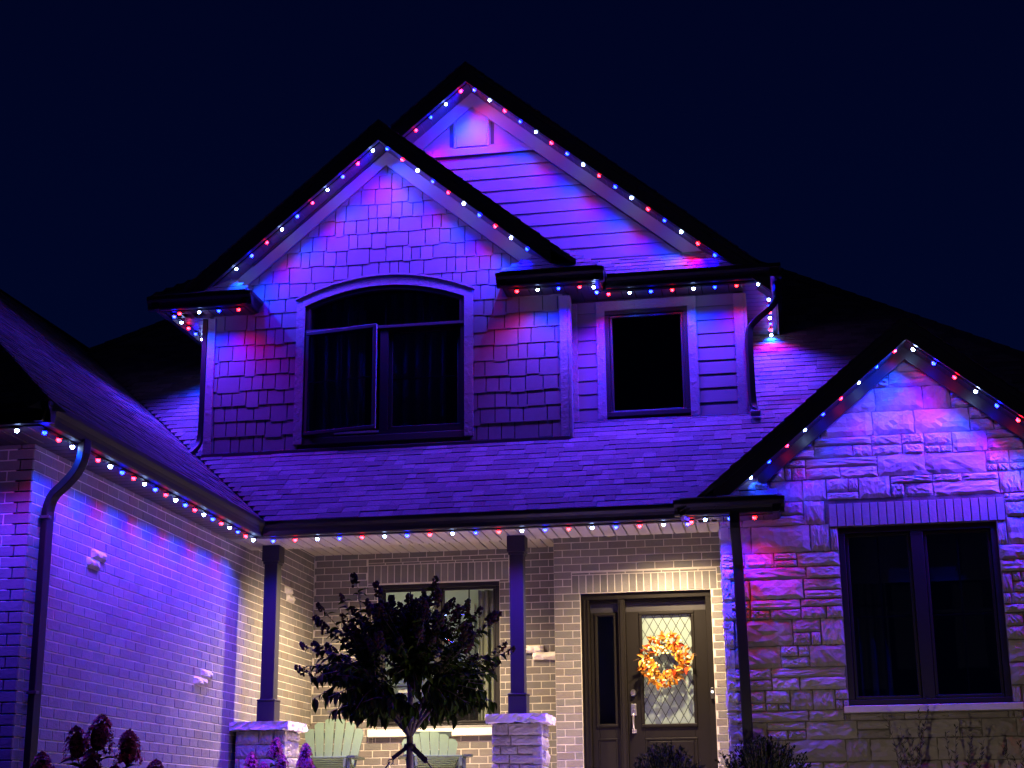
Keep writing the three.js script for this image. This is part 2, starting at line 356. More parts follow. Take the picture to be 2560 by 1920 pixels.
// ================================================================ GROUND
const FLOOR = 1.95; // porch floor
{
  const N = 80, P = [], f = [], hgt = (x, z) => { const t = Math.max(0, Math.min(1, (-z - 3.5) / 7.5)); return t * t * (3 - 2 * t) * 1.5 + (Math.abs(x) > 40 ? 0 : 0); };
  const xs = [-300, -120, -60, -30, -20, -14, -10, -8, -6, -4, -2, 0, 2, 4, 6, 8, 11, 15, 22, 32, 60, 120, 300], zs = [300, 120, 50, 20, 10, 5, 2, 0, -2, -3, -4, -5, -6, -7, -8, -9, -10, -11, -12, -14, -18, -24, -30, -45, -80, -150, -300];
  for (const z of zs) for (const x of xs) P.push([x, hgt(x, z), z]);
  for (let j = 0; j + 1 < zs.length; j++) for (let i = 0; i + 1 < xs.length; i++) { const a = j * xs.length + i; f.push([a, a + 1, a + xs.length + 1, a + xs.length]); }
  const g = mesh('ground', tris(P, f), M.lawn, scene); g.userData.kind = 'structure';
  const bed = mesh('flower_bed', box(-5.74, -3.2, 1.44, 1.53, -15.6, -9.0), M.soil, scene); bed.userData.kind = 'structure';
  const bed2 = mesh('flower_bed_001', box(-.9, 4.5, 1.44, 1.54, -15.5, -13.9), M.soil, scene); bed2.userData.kind = 'structure';
  const walk = mesh('walkway', box(-3.1, -.95, 1.44, 1.62, -15.7, -8.5), M.paving, scene); walk.userData.kind = 'structure';
}

// ================================================================ HOUSE
const house = thing('house', 'two storey brick and stone house with gables and a lit front porch', 'house', null, V(0, 0, 0));

// ---- walls of brick
const GX = -5.75, ZD = -17.9, ZW = -18.5, ZS = -15.6, ZGF = -11.1;
function brickWall(name, origin, turn, backing, pieces, extra, limit) {
  const g = sub(name, house, origin); g.rotation.y = turn; g.updateWorldMatrix(true, false);
  mesh('mortar', backing, M.mortar, g);
  layPieces(g, 'brick', pieces, brickVar, BL - J, COURSE - J, M.brick, limit);
  if (extra) for (const e of extra) layPieces(g, 'soldier_brick', e, soldierVar, .0815 - J, .212 - J, M.brick, 60);
  return g;
}
// garage side wall: local u runs into the picture (u = -z - 11.1)
{
  const stones = [[1.13, 1.42, 3.788, 3.873], [1.05, 1.31, 3.703, 3.788], [3.75, 4.06, 3.026, 3.111], [3.57, 3.93, 2.941, 3.026], [6.27, 6.56, 4.212, 4.297], [6.34, 6.63, 4.127, 4.212]];
  const holes = stones.map(s => [s[0], s[1], s[2], s[3]]);
  const g = brickWall('garage_side_wall', V(GX, 0, ZGF), Math.PI / 2, polyExtrude([[0.03, 1.4], [7.4, 1.4], [7.4, 4.9], [0.03, 4.9]], -.14, -.0035),
    brickPieces(0, 7.4, 1.4, 4.86, 4.127 - COURSE * 30, 0, holes, 5), null, 300);
  const r = rng(31);
  stones.forEach((s, i) => { const m = mesh('accent_stone', rockGeo(s[1] - s[0] - .004, s[3] - s[2] - .003, .03, .018, [.40, .38, .345], r, 7, 4), M.stone, g); m.position.set((s[0] + s[1]) / 2, (s[2] + s[3]) / 2, .028); });
}
// garage front wall
brickWall('garage_front_wall', V(GX, 0, ZGF), 0, polyExtrude([[-6.5, 1.3], [-.141, 1.3], [-.141, 4.9], [-6.5, 4.9]], -.14, -.0035),
  brickPieces(-6.5, 0, 1.4, 4.6, 4.127 - COURSE * 30, -BL * .5, [], 6), null, 60);
// porch window wall
{
  const hole = [-4.945, -3.435, 2.617, 4.434], sol = [-5.07, -3.318, 4.446, 4.671];
  const holes = [[hole[0], hole[1], hole[2], hole[3] + .012], sol, [-5.035, -3.345, 2.615, 2.705], [sol[0], sol[1], 4.671, 4.700], [-3.16, -2.905, 3.562, 3.648], [-3.035, -2.68, 3.477, 3.562]];
  const pcs = brickPieces(-5.75, -2.68, 1.95, 4.84, 4.159 - COURSE * 26, -5.515, holes, 7);
  for (let u = -5.07; u < -3.33; u += .219) pcs.push({ u: u + .11, v: 4.687, w: .207, h: .021, k: Math.floor(u * 50 + 400) % 14, dz: 0, rz: 0 });
  const g = brickWall('porch_window_wall', V(0, 0, ZW), 0, polyExtrude([[-5.75, 1.9], [-2.55, 1.9], [-2.55, 4.9], [-5.75, 4.9]], -.14, -.0035, [[[-4.945, 2.66], [-3.435, 2.66], [-3.435, 4.434], [-4.945, 4.434]]]), pcs, [soldiers(sol[0], sol[1], sol[2], sol[3], 8)], 260);
  const r = rng(37);
  for (const s of [[-3.15, -2.905, 3.562, 3.648], [-3.035, -2.69, 3.477, 3.562]]) { const m = mesh('accent_stone', rockGeo(s[1] - s[0], s[3] - s[2] - .003, .03, .02, [.62, .58, .51], r, 7, 4), M.stone, g); m.position.set((s[0] + s[1]) / 2, (s[2] + s[3]) / 2, .07); }
}
// front door wall and its outside corner
{
  const sol = [-2.475, -.809, 4.159, 4.371];
  const holes = [[-2.38, -.885, 1.9, 4.159], sol, [sol[0], sol[1], 4.371, 4.398]];
  const pcs = brickPieces(-2.682, -.6, 1.95, 4.84, 4.159 - COURSE * 26, -2.472 - BL, holes, 9);
  for (let u = -2.475; u < -.82; u += .208) pcs.push({ u: u + .104, v: 4.385, w: .197, h: .019, k: Math.floor(u * 50 + 400) % 14, dz: 0, rz: 0 });
  brickWall('front_door_wall', V(0, 0, ZD), 0, polyExtrude([[-2.68, 1.9], [-.5, 1.9], [-.5, 4.9], [-2.68, 4.9]], -.14, -.0035, [[[-2.38, 1.91], [-.885, 1.91], [-.885, 4.159], [-2.38, 4.159]]]), pcs, [soldiers(sol[0], sol[1], sol[2], sol[3], 10)], 260);
  const g = brickWall('door_corner_wall', V(-2.682, 0, ZW), -Math.PI / 2, polyExtrude([[0, 1.9], [.59, 1.9], [.59, 4.9], [0, 4.9]], -.14, -.0035), brickPieces(0, .6, 1.95, 4.84, 4.159 - COURSE * 26, 0, [], 12), null, 0);
}
// stone wing
const WX0 = -.66, WX1 = 3.19, WPX = 1.265, WTOP = 6.41, WS = .825;
{
  const win = [.5, 2.01, 2.6, 4.395], sol = [.42, 2.1, 4.40, 4.635];
  const g = sub('stone_wing_wall', house, V(0, 0, ZS)); g.updateWorldMatrix(true, false);
  const poly = [[WX0 + .001, 1.4], [WX1, 1.4], [WX1, 4.6], [WPX, 6.2], [WX0 + .001, 4.6]];
  mesh('mortar', polyExtrude(poly, -.16, -.022, [[[.5, 2.62], [2.01, 2.62], [2.01, 4.395], [.5, 4.395]]]), M.stoneJoint, g);
  let rects = stoneRects(WX0, WX1, 1.7, 6.2, 4242);
  rects = cutRects(rects, [win, sol, [.445, 2.095, 2.595, 2.664]], .05, .04).filter(p => { const um = Math.max(0, Math.min(Math.abs(p.u0 - WPX), Math.abs(p.u1 - WPX)) * (p.u0 < WPX && p.u1 > WPX ? 0 : 1)); return p.v0 < 6.17 - .825 * um; })
    .map(p => ({ ...p, v1: Math.min(p.v1, 6.13 - (p.u0 < WPX && p.u1 > WPX ? 0 : .825 * Math.min(Math.abs(p.u0 - WPX), Math.abs(p.u1 - WPX)))) })).filter(p => p.v1 - p.v0 > .03);
  layPieces(g, 'stone', stonePieces(rects, 88), stoneVar, .34, .15, M.stone, 300);
  layPieces(g, 'soldier_brick', soldiers(sol[0], sol[1], sol[2], sol[3], 14), soldierPale, .0815 - J, .212 - J, M.brick, 60);
  const side = sub('stone_wing_side_wall', house, V(WX0, 0, ZD)); side.rotation.y = -Math.PI / 2; side.updateWorldMatrix(true, false);
  mesh('mortar', polyExtrude([[0, 1.4], [2.28, 1.4], [2.28, 4.8], [0, 4.8]], -.16, -.02), M.stoneJoint, side);
  layPieces(side, 'stone', stonePieces(stoneRects(.02, 2.3, 1.7, 4.8, 77), 91), stoneVar, .34, .15, M.stone, 0);
  mesh('window_sill', rbox(.447, 2.094, 2.598, 2.664, ZS - .1, ZS + .06, .006), M.sill, house);
}
// hidden bulk of the house behind the visible walls
mesh('rear_wall', [box(-12.2, -5.9, 1.3, 4.55, -22, -11.25), box(3.0, 3.19, 1.3, 4.55, -24, -15.76), box(-12, 5, 1.3, 4.6, -24.2, -24)], M.backer, house);

// ---- upper storey
const ZB = -16.65, ZR = -16.97, BX0 = -6.535, BX1 = -2.287, RX1 = -.336, SOF2 = 7.375;
const BPX = -4.411, BTOP = 9.52, GPX = -3.444, GTOP = 10.33, GS = .835;
const arch = x => { const c = -4.413, hw = .944, a = (x - c) / hw; return 7.42 + .196 * Math.max(0, 1 - a * a); };
const shakeRand = rng(303), shakeVar = [];
for (let i = 0; i < 10; i++) {
  const t = .080 + shakeRand() * .024, w = .18, h = .2, b = .013, a = .004;
  const c = .002, g = tris([[-w / 2, -h / 2, b], [w / 2, -h / 2, b], [w / 2, h / 2, a], [-w / 2, h / 2, a], [-w / 2, -h / 2 - .0, -.006], [w / 2, -h / 2, -.006], [w / 2, h / 2, -.006], [-w / 2, h / 2, -.006]], [[0, 1, 2, 3], [4, 5, 1, 0], [5, 6, 2, 1], [7, 4, 0, 3]]);
  const uv = g.attributes.uv, ou = shakeRand() * 9; for (let k = 0; k < uv.count; k++) uv.setXY(k, uv.getX(k) + ou, uv.getY(k) + ou * 2);
  shakeVar.push(paint(g, t, t, t * 1.03));
}
{ // bay front with staggered shakes
  const g = sub('shake_gable_wall', house, V(0, 0, ZB)); g.updateWorldMatrix(true, false);
  const archHole = [[-5.355, 5.85], [-3.47, 5.85]]; for (let i = 0; i <= 16; i++) { const x = -3.47 - 1.885 * i / 16; archHole.push([x, arch(x)]); }
  mesh('sheathing', polyExtrude([[BX0 + .01, 5.6], [BX1 - .001, 5.6], [BX1 - .001, 7.45], [BPX, 9.25], [BX0 + .01, 7.45]], -.12, 0, [archHole]), M.backer, g);
  const r = rng(66); let rows = [];
  for (let k = 0; k < 20; k++) {
    const y = 5.728 + .1825 * k;
    for (let u = BX0 + .05 - r() * .2; u < BX1 - .05;) {
      const w = [.105, .13, .15, .17, .2, .27][Math.floor(r() * 6)], st = r() < .5 ? 0 : r() * .028, a = Math.max(u, BX0 + .05), b = Math.min(u + w, BX1 - .05); u += w;
      if (b - a < .02) continue;
      rows.push({ u0: a, u1: b, v0: y - st, v1: y + .196, st });
    }
  }
  rows = cutRects(rows, [[-5.41, -3.415, 5.6, 7.43]]).flatMap(p => {
    if (p.u1 > -5.41 && p.u0 < -3.415 && p.v1 > 7.4) { let m = 0; for (let i = 0; i <= 6; i++) m = Math.max(m, arch(p.u0 + (p.u1 - p.u0) * i / 6)); if (p.v0 < m + .03) { if (p.v1 < m + .05) return []; p.v0 = m + .03; } }
    const d = p.u0 < BPX && p.u1 > BPX ? 0 : Math.min(Math.abs(p.u0 - BPX), Math.abs(p.u1 - BPX)); return p.v0 > 9.22 - GS * d ? [] : [p];
  });
  layPieces(g, 'shake', rows.map(p => ({ u: (p.u0 + p.u1) / 2, v: (p.v0 + p.v1) / 2, w: p.u1 - p.u0 - .012, h: p.v1 - p.v0, k: Math.floor(r() * 10), dz: (r() - .5) * .003, rz: (r() - .5) * .008 })), shakeVar, .18, .2, M.shake, 300);
  for (const [a, b] of [[BX0, BX0 + .092], [BX1 - .092, BX1]]) mesh('corner_board', rbox(a, b, 5.70, 7.345, 0, .034, .005), M.trim, g);
  // window trim with arched head
  const trim = [[-5.455, 5.775], [-5.355, 5.775]]; const inner = [], outer = [];
  for (let i = 0; i <= 20; i++) { const x = -5.355 + 1.885 * i / 20; inner.push([x, arch(x)]); const xo = -5.455 + 2.085 * i / 20, a = (xo + 4.413) / 1.042; outer.push([xo, 7.50 + .236 * Math.max(0, 1 - a * a)]); }
  const ring = [[-5.455, 5.775], [-5.356, 5.775], ...inner, [-3.469, 5.775], [-3.37, 5.775], ...outer.reverse()];
  mesh('window_trim', polyExtrude(ring, .002, .042), M.trim, g);
  const bead = []; for (let i = 0; i <= 20; i++) { const xo = -5.47 + 2.115 * i / 20, a = (xo + 4.4125) / 1.0575; bead.push([xo, 7.515 + .238 * Math.max(0, 1 - a * a)]); }
  mesh('head_moulding', polyExtrude([...bead, ...bead.slice().reverse().map(p => [p[0], p[1] - .022])], .003, .06), M.trim, g);
  mesh('sill_board', rbox(-5.36, -3.465, 5.765, 5.845, 0, .03, .005), M.darkSoft, g);
  mesh('base_flashing', rbox(BX0 - .01, BX1 + .012, 5.655, 5.715, -.03, .045, .004), M.dark, g);
  // frieze boards under the rakes
  for (const s of [-1, 1]) mesh('frieze_board', polyExtrude([[BPX, 9.30], [BPX + s * 1.95, 9.30 - GS * 1.95], [BPX + s * 1.95, 9.30 - GS * 1.95 - .185], [BPX, 9.30 - .185]], .003, .035), M.frieze, g);
}
function boardGeo(w, h) { const b = .015, a = .004; return tris([[-w / 2, -h / 2, b], [w / 2, -h / 2, b], [w / 2, h / 2, a], [-w / 2, h / 2, a], [-w / 2, -h / 2, -.01], [w / 2, -h / 2, -.01], [w / 2, h / 2, -.01], [-w / 2, h / 2, -.01]], [[0, 1, 2, 3], [4, 5, 1, 0], [5, 6, 2, 1], [7, 4, 0, 3]]); }
function sidingBoards(parent, rows) { for (const [u0, u1, v0, v1] of rows) { const m = mesh('siding_board', boardGeo(u1 - u0, v1 - v0 + .012), M.siding, parent); m.position.set((u0 + u1) / 2, (v0 + v1) / 2 + .006, 0); } }
{ // right upper wall with lap siding and the big gable above it
  const g = sub('upper_siding_wall', house, V(0, 0, ZR));
  mesh('sheathing', polyExtrude([[BX1 - .1, 5.75], [RX1 - .001, 5.75], [RX1 - .001, 7.45], [BX1 - .1, 7.45]], -.12, 0, [[[-1.907, 5.985], [-.965, 5.985], [-.965, 7.238], [-1.907, 7.238]]]), M.backer, g);
  const rows = []; const ys = [5.945, 6.102, 6.269, 6.428, 6.589, 6.747, 6.903, 7.063, 7.222, 7.345];
  for (let i = 0; i + 1 < ys.length; i++) { rows.push([-2.222, -2.004, ys[i], ys[i + 1]], [-.866, -.448, ys[i], ys[i + 1]]); }
  sidingBoards(g, rows);
  mesh('corner_board', rbox(-.447, RX1, 5.925, 7.348, 0, .034, .005), M.trim, g);
  mesh('corner_board', rbox(BX1 + .002, -2.222, 5.925, 7.348, 0, .034, .005), M.trim, g);
  for (const [a, b, c, d] of [[-2.004, -1.905, 5.955, 7.238], [-.967, -.866, 5.955, 7.238], [-2.004, -.866, 7.236, 7.348]]) mesh('window_trim', rbox(a, b, c, d, .001, .036, .004), M.trim, g);
  mesh('base_flashing', rbox(BX1 + .014, RX1 + .012, 5.905, 5.948, -.03, .042, .004), M.dark, g);
  const gg = sub('siding_gable_wall', house, V(0, 0, ZR));
  mesh('sheathing', polyExtrude([[BX0, 7.45], [RX1, 7.45], [RX1, 7.46], [GPX, 10.06], [BX0, 7.46]], -.12, 0), M.backer, gg);
  const gr = []; for (let k = 0; k < 10; k++) { const y = 7.873 + .1587 * k, hw = (10.1 - y) / GS; gr.push([Math.max(-6.3, GPX - hw), GPX + hw, y, Math.min(y + .1587, 9.41)]); }
  sidingBoards(gg, gr.filter(q => q[3] - q[2] > .05));
  mesh('gable_panel', polyExtrude([[-4.35, 9.40], [-2.54, 9.40], [GPX, 10.10]], .001, .016), M.frieze, gg);
  mesh('gable_band', rbox(-4.3, -2.6, 9.302, 9.395, .002, .036, .004), M.frieze, gg);
  for (const x of [-3.695, -3.195]) mesh('vent_slot', polyExtrude([[x - .022, 9.425], [x + .022, 9.425], [x + .022, x < -3.4 ? 9.80 : 9.755], [x - .022, x < -3.4 ? 9.755 : 9.80]], .006, .0185), M.dark, gg);
  for (const [x0, x1] of [[-3.66, -3.635], [-3.262, -3.237]]) mesh('vent_batten', rbox(x0, x1, 9.40, 9.80, .002, .034, .004), M.frieze, gg);
  mesh('vent_panel', polyExtrude([[-3.632, 9.42], [-3.265, 9.42], [-3.265, 9.84], [-3.444, 9.95], [-3.632, 9.84]], .004, .026), M.frieze, gg);
  for (const s of [-1, 1]) mesh('frieze_board', polyExtrude([[GPX, 10.115], [GPX + s * 2.85, 10.115 - GS * 2.85], [GPX + s * 2.85, 10.115 - GS * 2.85 - .19], [GPX, 10.115 - .19]], .003, .04), M.frieze, gg);
  mesh('base_flashing', rbox(-2.3, -.62, 7.848, 7.88, .0, .045, .004), M.dark, gg);
  // side walls
  const side = sub('bay_side_wall', house, V(BX1, 0, ZB)); side.rotation.y = Math.PI / 2;
  mesh('sheathing', polyExtrude([[.001, 5.6], [.33, 5.6], [.33, 7.45], [.001, 7.45]], -.1, 0), M.backer, side);
  mesh('corner_board', rbox(-.032, .07, 5.70, 7.345, .001, .034, .005), M.trim, side);
  sidingBoards(side, ys.slice(0, 9).map((y, i) => [.07, .32, y, ys[i + 1]]));
  const rs = sub('upper_side_wall', house, V(RX1, 0, ZR)); rs.rotation.y = Math.PI / 2;
  mesh('sheathing', polyExtrude([[0, 5.75], [6, 5.75], [6, 7.45], [0, 7.45]], -.1, 0), M.backer, rs);
  mesh('corner_board', rbox(-.032, .09, 5.925, 7.345, .001, .034, .005), M.trim, rs);
  const rr = []; for (let i = 0; i + 1 < ys.length; i++) rr.push([.09, 3.4, ys[i], ys[i + 1]]); sidingBoards(rs, rr);
  const ls = sub('upper_left_wall', house, V(BX0, 0, -23)); ls.rotation.y = -Math.PI / 2;
  mesh('sheathing', polyExtrude([[0, 5.2], [6.34, 5.2], [6.34, 7.45], [0, 7.45]], -.1, 0), M.siding, ls);
  mesh('upper_rear_wall', box(BX0 + .1, RX1 - .1, 5.5, 8.2, -23.1, -23), M.backer, house);
}

// ---- windows
function room(parent, x0, x1, y0, y1, zFront, depth, mat = M.room) { // closed dark room behind a window
  const t = .05; return mesh('interior_wall', [box(x0 - t, x1 + t, y0 - t, y1 + t, zFront - depth - t, zFront - depth), box(x0 - t, x0, y0, y1, zFront - depth, zFront), box(x1, x1 + t, y0, y1, zFront - depth, zFront), box(x0 - t, x1 + t, y0 - t, y0, zFront - depth, zFront), box(x0 - t, x1 + t, y1, y1 + t, zFront - depth, zFront)], mat, parent);
}
function frameRect(x0, x1, y0, y1, w, z0, z1, r = .006) { return [rbox(x0, x1, y0, y0 + w, z0, z1, r), rbox(x0, x1, y1 - w, y1, z0, z1, r), rbox(x0, x0 + w, y0 + w, y1 - w, z0, z1 - .002, r), rbox(x1 - w, x1, y0 + w, y1 - w, z0, z1 - .002, r)]; }
function curtainGeo(x0, x1, y0, y1, z, fold, seed) {
  const n = 40, r = rng(seed), P = [], f = [], ph = r() * 6; for (let i = 0; i <= n; i++) { const x = x0 + (x1 - x0) * i / n, d = Math.sin(i / n * (x1 - x0) / fold * 6.283 + ph + Math.sin(i * .7) * .6) * .035; P.push([x, y0, z + d], [x, y1, z + d * .8]); }
  for (let i = 0; i < n; i++) f.push([i * 2, i * 2 + 2, i * 2 + 3, i * 2 + 1]); return tris(P, f);
}
{ // arched bedroom window
  const w = sub('arched_window', house, V(0, 0, ZB));
  const out = [[-5.355, 5.84], [-3.47, 5.84]], inn = [[-5.30, 5.90], [-5.30, 7.10]], top = [];
  for (let i = 0; i <= 20; i++) { const x = -3.47 - 1.885 * i / 20; out.push([x, arch(x) + .001]); }
  const holeT = [[-5.297, 7.135], [-3.528, 7.135]]; for (let i = 0; i <= 18; i++) { const x = -3.528 - 1.769 * i / 18; holeT.push([x, arch(x) - .052]); }
  mesh('frame', polyExtrude(out, -.075, .024, [holeT, [[-5.31, 5.895], [-4.452, 5.895], [-4.452, 7.085], [-5.31, 7.085]], [[-4.36, 5.895], [-3.515, 5.895], [-3.515, 7.085], [-4.36, 7.085]]]), M.windowFrame, w);
  mesh('transom_bar', rbox(-5.345, -3.48, 7.094, 7.125, .02, .036, .004), M.darkSoft, w);
  mesh('pane', polyExtrude(holeT, -.0445, -.044), M.glass, w);
  mesh('sash', frameRect(-4.36, -3.515, 5.895, 7.085, .045, -.06, -.012), M.windowFrame, w);
  mesh('pane', polyExtrude([[-4.315, 5.94], [-3.56, 5.94], [-3.56, 7.04], [-4.315, 7.04]], -.0405, -.04), M.glass, w);
  mesh('muntin', [rbox(-3.948, -3.932, 5.94, 7.04, -.056, -.043, .003), rbox(-4.315, -3.56, 6.49, 6.506, -.055, -.044, .003)], M.windowFrame, w);
  mesh('muntin', [rbox(-4.862, -4.846, 7.13, 7.52, -.060, -.048, .003), rbox(-4.421, -4.405, 7.13, 7.56, -.060, -.048, .003), rbox(-3.975, -3.959, 7.13, 7.52, -.060, -.048, .003)], M.windowFrame, w);
  const c = sub('open_casement', w, V(-5.335, 0, .018)); c.rotation.y = -.185; c.userData.label = 'left casement cranked open outwards';
  mesh('sash', frameRect(0, .895, 5.875, 7.1, .042, -.02, .02), M.windowFrame, c);
  mesh('sash_edge', [rbox(.893, .899, 5.875, 7.1, -.012, .016, .002), rbox(.0, .895, 7.099, 7.104, -.012, .016, .002)], M.frieze, c);
  mesh('pane', polyExtrude([[.042, 5.917], [.853, 5.917], [.853, 7.058], [.042, 7.058]], -.0005, .0), M.glass, c);
  mesh('muntin', [rbox(.44, .456, 5.917, 7.058, -.014, -.003, .003), rbox(.042, .853, 6.48, 6.496, -.013, -.004, .003)], M.windowFrame, c);
  mesh('sill_track', rbox(-4.98, -4.46, 5.868, 5.893, -.02, .03, .003), M.frieze, w);
  room(w, -5.34, -3.48, 5.86, 7.66, -.09, 1.6);
  mesh('curtain', curtainGeo(-5.3, -4.72, 5.88, 7.6, -.3, .14, 1), M.curtain, w); mesh('curtain', curtainGeo(-4.45, -3.75, 5.88, 7.62, -.32, .15, 2), M.curtain, w);
}
{ // small upper window
  const w = sub('upper_window', house, V(0, 0, ZR));
  mesh('frame', frameRect(-1.907, -.965, 5.985, 7.238, .055, -.08, .03), M.windowFrame, w);
  mesh('sash', frameRect(-1.85, -1.022, 6.03, 7.18, .028, -.06, .012), M.dark, w);
  mesh('pane', polyExtrude([[-1.825, 6.055], [-1.045, 6.055], [-1.045, 7.155], [-1.825, 7.155]], -.03, -.0295), M.darkGlass, w);
  mesh('muntin', [rbox(-1.443, -1.429, 6.055, 7.155, -.045, -.033, .003), rbox(-1.825, -1.045, 6.597, 6.611, -.044, -.034, .003)], M.came, w);
  room(w, -1.9, -.97, 5.99, 7.23, -.09, 2.4, M.dark);
}
function twinWindow(name, z, x0, x1, y0, y1, m0, m1, fw) { // two side by side sashes
  const w = sub(name, house, V(0, 0, z));
  mesh('frame', [...frameRect(x0, x1, y0, y1, fw, -.10, -.03), rbox(m0, m1, y0 + fw, y1 - fw, -.098, -.032, .005)], M.windowFrame, w);
  for (const [a, b] of [[x0 + fw, m0], [m1, x1 - fw]]) {
    mesh('sash', frameRect(a + .004, b - .004, y0 + fw + .003, y1 - fw - .003, .03, -.088, -.052), M.windowFrame, w);
    mesh('pane', polyExtrude([[a + .03, y0 + fw + .03], [b - .03, y0 + fw + .03], [b - .03, y1 - fw - .03], [a + .03, y1 - fw - .03]], -.0705, -.07), M.glass, w);
    const c = (a + b) / 2, h = y0 + (y1 - y0) * .49;
    mesh('muntin', [rbox(c - .008, c + .008, y0 + fw + .03, y1 - fw - .03, -.088, -.074, .003), rbox(a + .03, b - .03, h - .008, h + .008, -.087, -.075, .003)], M.windowFrame, w);
  }
  return w;
}
{ // wing window
  const w = twinWindow('wing_window', ZS, .5, 2.01, 2.664, 4.395, 1.19, 1.31, .06);
  room(w, .5, 2.01, 2.664, 4.395, -.11, 1.6);
  mesh('blind', [box(.56, 1.19, 3.86, 4.33, -.22, -.2), box(1.31, 1.95, 3.86, 4.33, -.22, -.2), box(.55, 1.96, 3.6, 3.63, -.6, -.58)], M.room, w);
  mesh('curtain', curtainGeo(.56, .95, 2.68, 4.35, -.45, .12, 6), M.room, w);
}
{ // porch window with a pale shade behind the upper panes
  const w = twinWindow('porch_window', ZW, -4.945, -3.435, 2.705, 4.434, -4.215, -4.155, .055);
  for (const c of w.children) if (c.name === 'pane') c.material = M.clearGlass;
  room(w, -6.2, -2.7, 2.0, 4.75, -.16, 2.6, M.roomPale);
  mesh('interior_wall', [box(-6.2, -4.95, 2.0, 4.75, -.17, -.15), box(-3.43, -2.7, 2.0, 4.75, -.17, -.15), box(-4.95, -3.43, 2.0, 2.66, -.17, -.15), box(-4.95, -3.43, 4.44, 4.75, -.17, -.15)], M.roomPale, w);
  mesh('wall_panel', [...frameRect(-5.6, -4.5, 3.45, 4.55, .05, -2.77, -2.73), ...frameRect(-4.35, -3.9, 3.3, 4.6, .06, -2.77, -2.72), ...frameRect(-3.7, -2.9, 3.45, 4.55, .05, -2.77, -2.73)], M.blind, w);
  mesh('sideboard', [rbox(-5.8, -3.0, 2.0, 3.15, -2.76, -2.3, .02)], M.darkSoft, w);
  mesh('shelf', [rbox(-4.9, -3.46, 3.42, 3.45, -1.1, -.9, .004), rbox(-4.9, -3.46, 3.2, 3.24, -1.1, -.9, .004)], M.blind, w);
  mesh('curtain', curtainGeo(-3.74, -3.46, 2.72, 4.36, -.26, .1, 9), M.drape, w);
  { const lm = new THREE.MeshStandardMaterial({ roughness: .5 }); lm.color.setRGB(.8, .8, .8); lm.emissive.setRGB(3, 2.7, 2.1); mesh('ceiling_lamp', new THREE.SphereGeometry(.09, 20, 12).scale(1, .6, 1).translate(-5.5, 4.62, -1.3), lm, w);
    const pl = new THREE.PointLight(0xffffff, 2.6, 0, 2); pl.color.setRGB(1, .93, .74); pl.position.set(-5.5, 4.62, ZW - 1.3); pl.castShadow = true; pl.shadow.radius = 3; scene.add(pl); }
  mesh('sash_stop', [rbox(-4.93, -3.45, 2.705, 2.735, -.03, .012, .004)], M.frieze, w);
  mesh('window_sill', rbox(-5.034, -3.345, 2.617, 2.703, ZW - .1, ZW + .05, .005), M.sill, house);
}

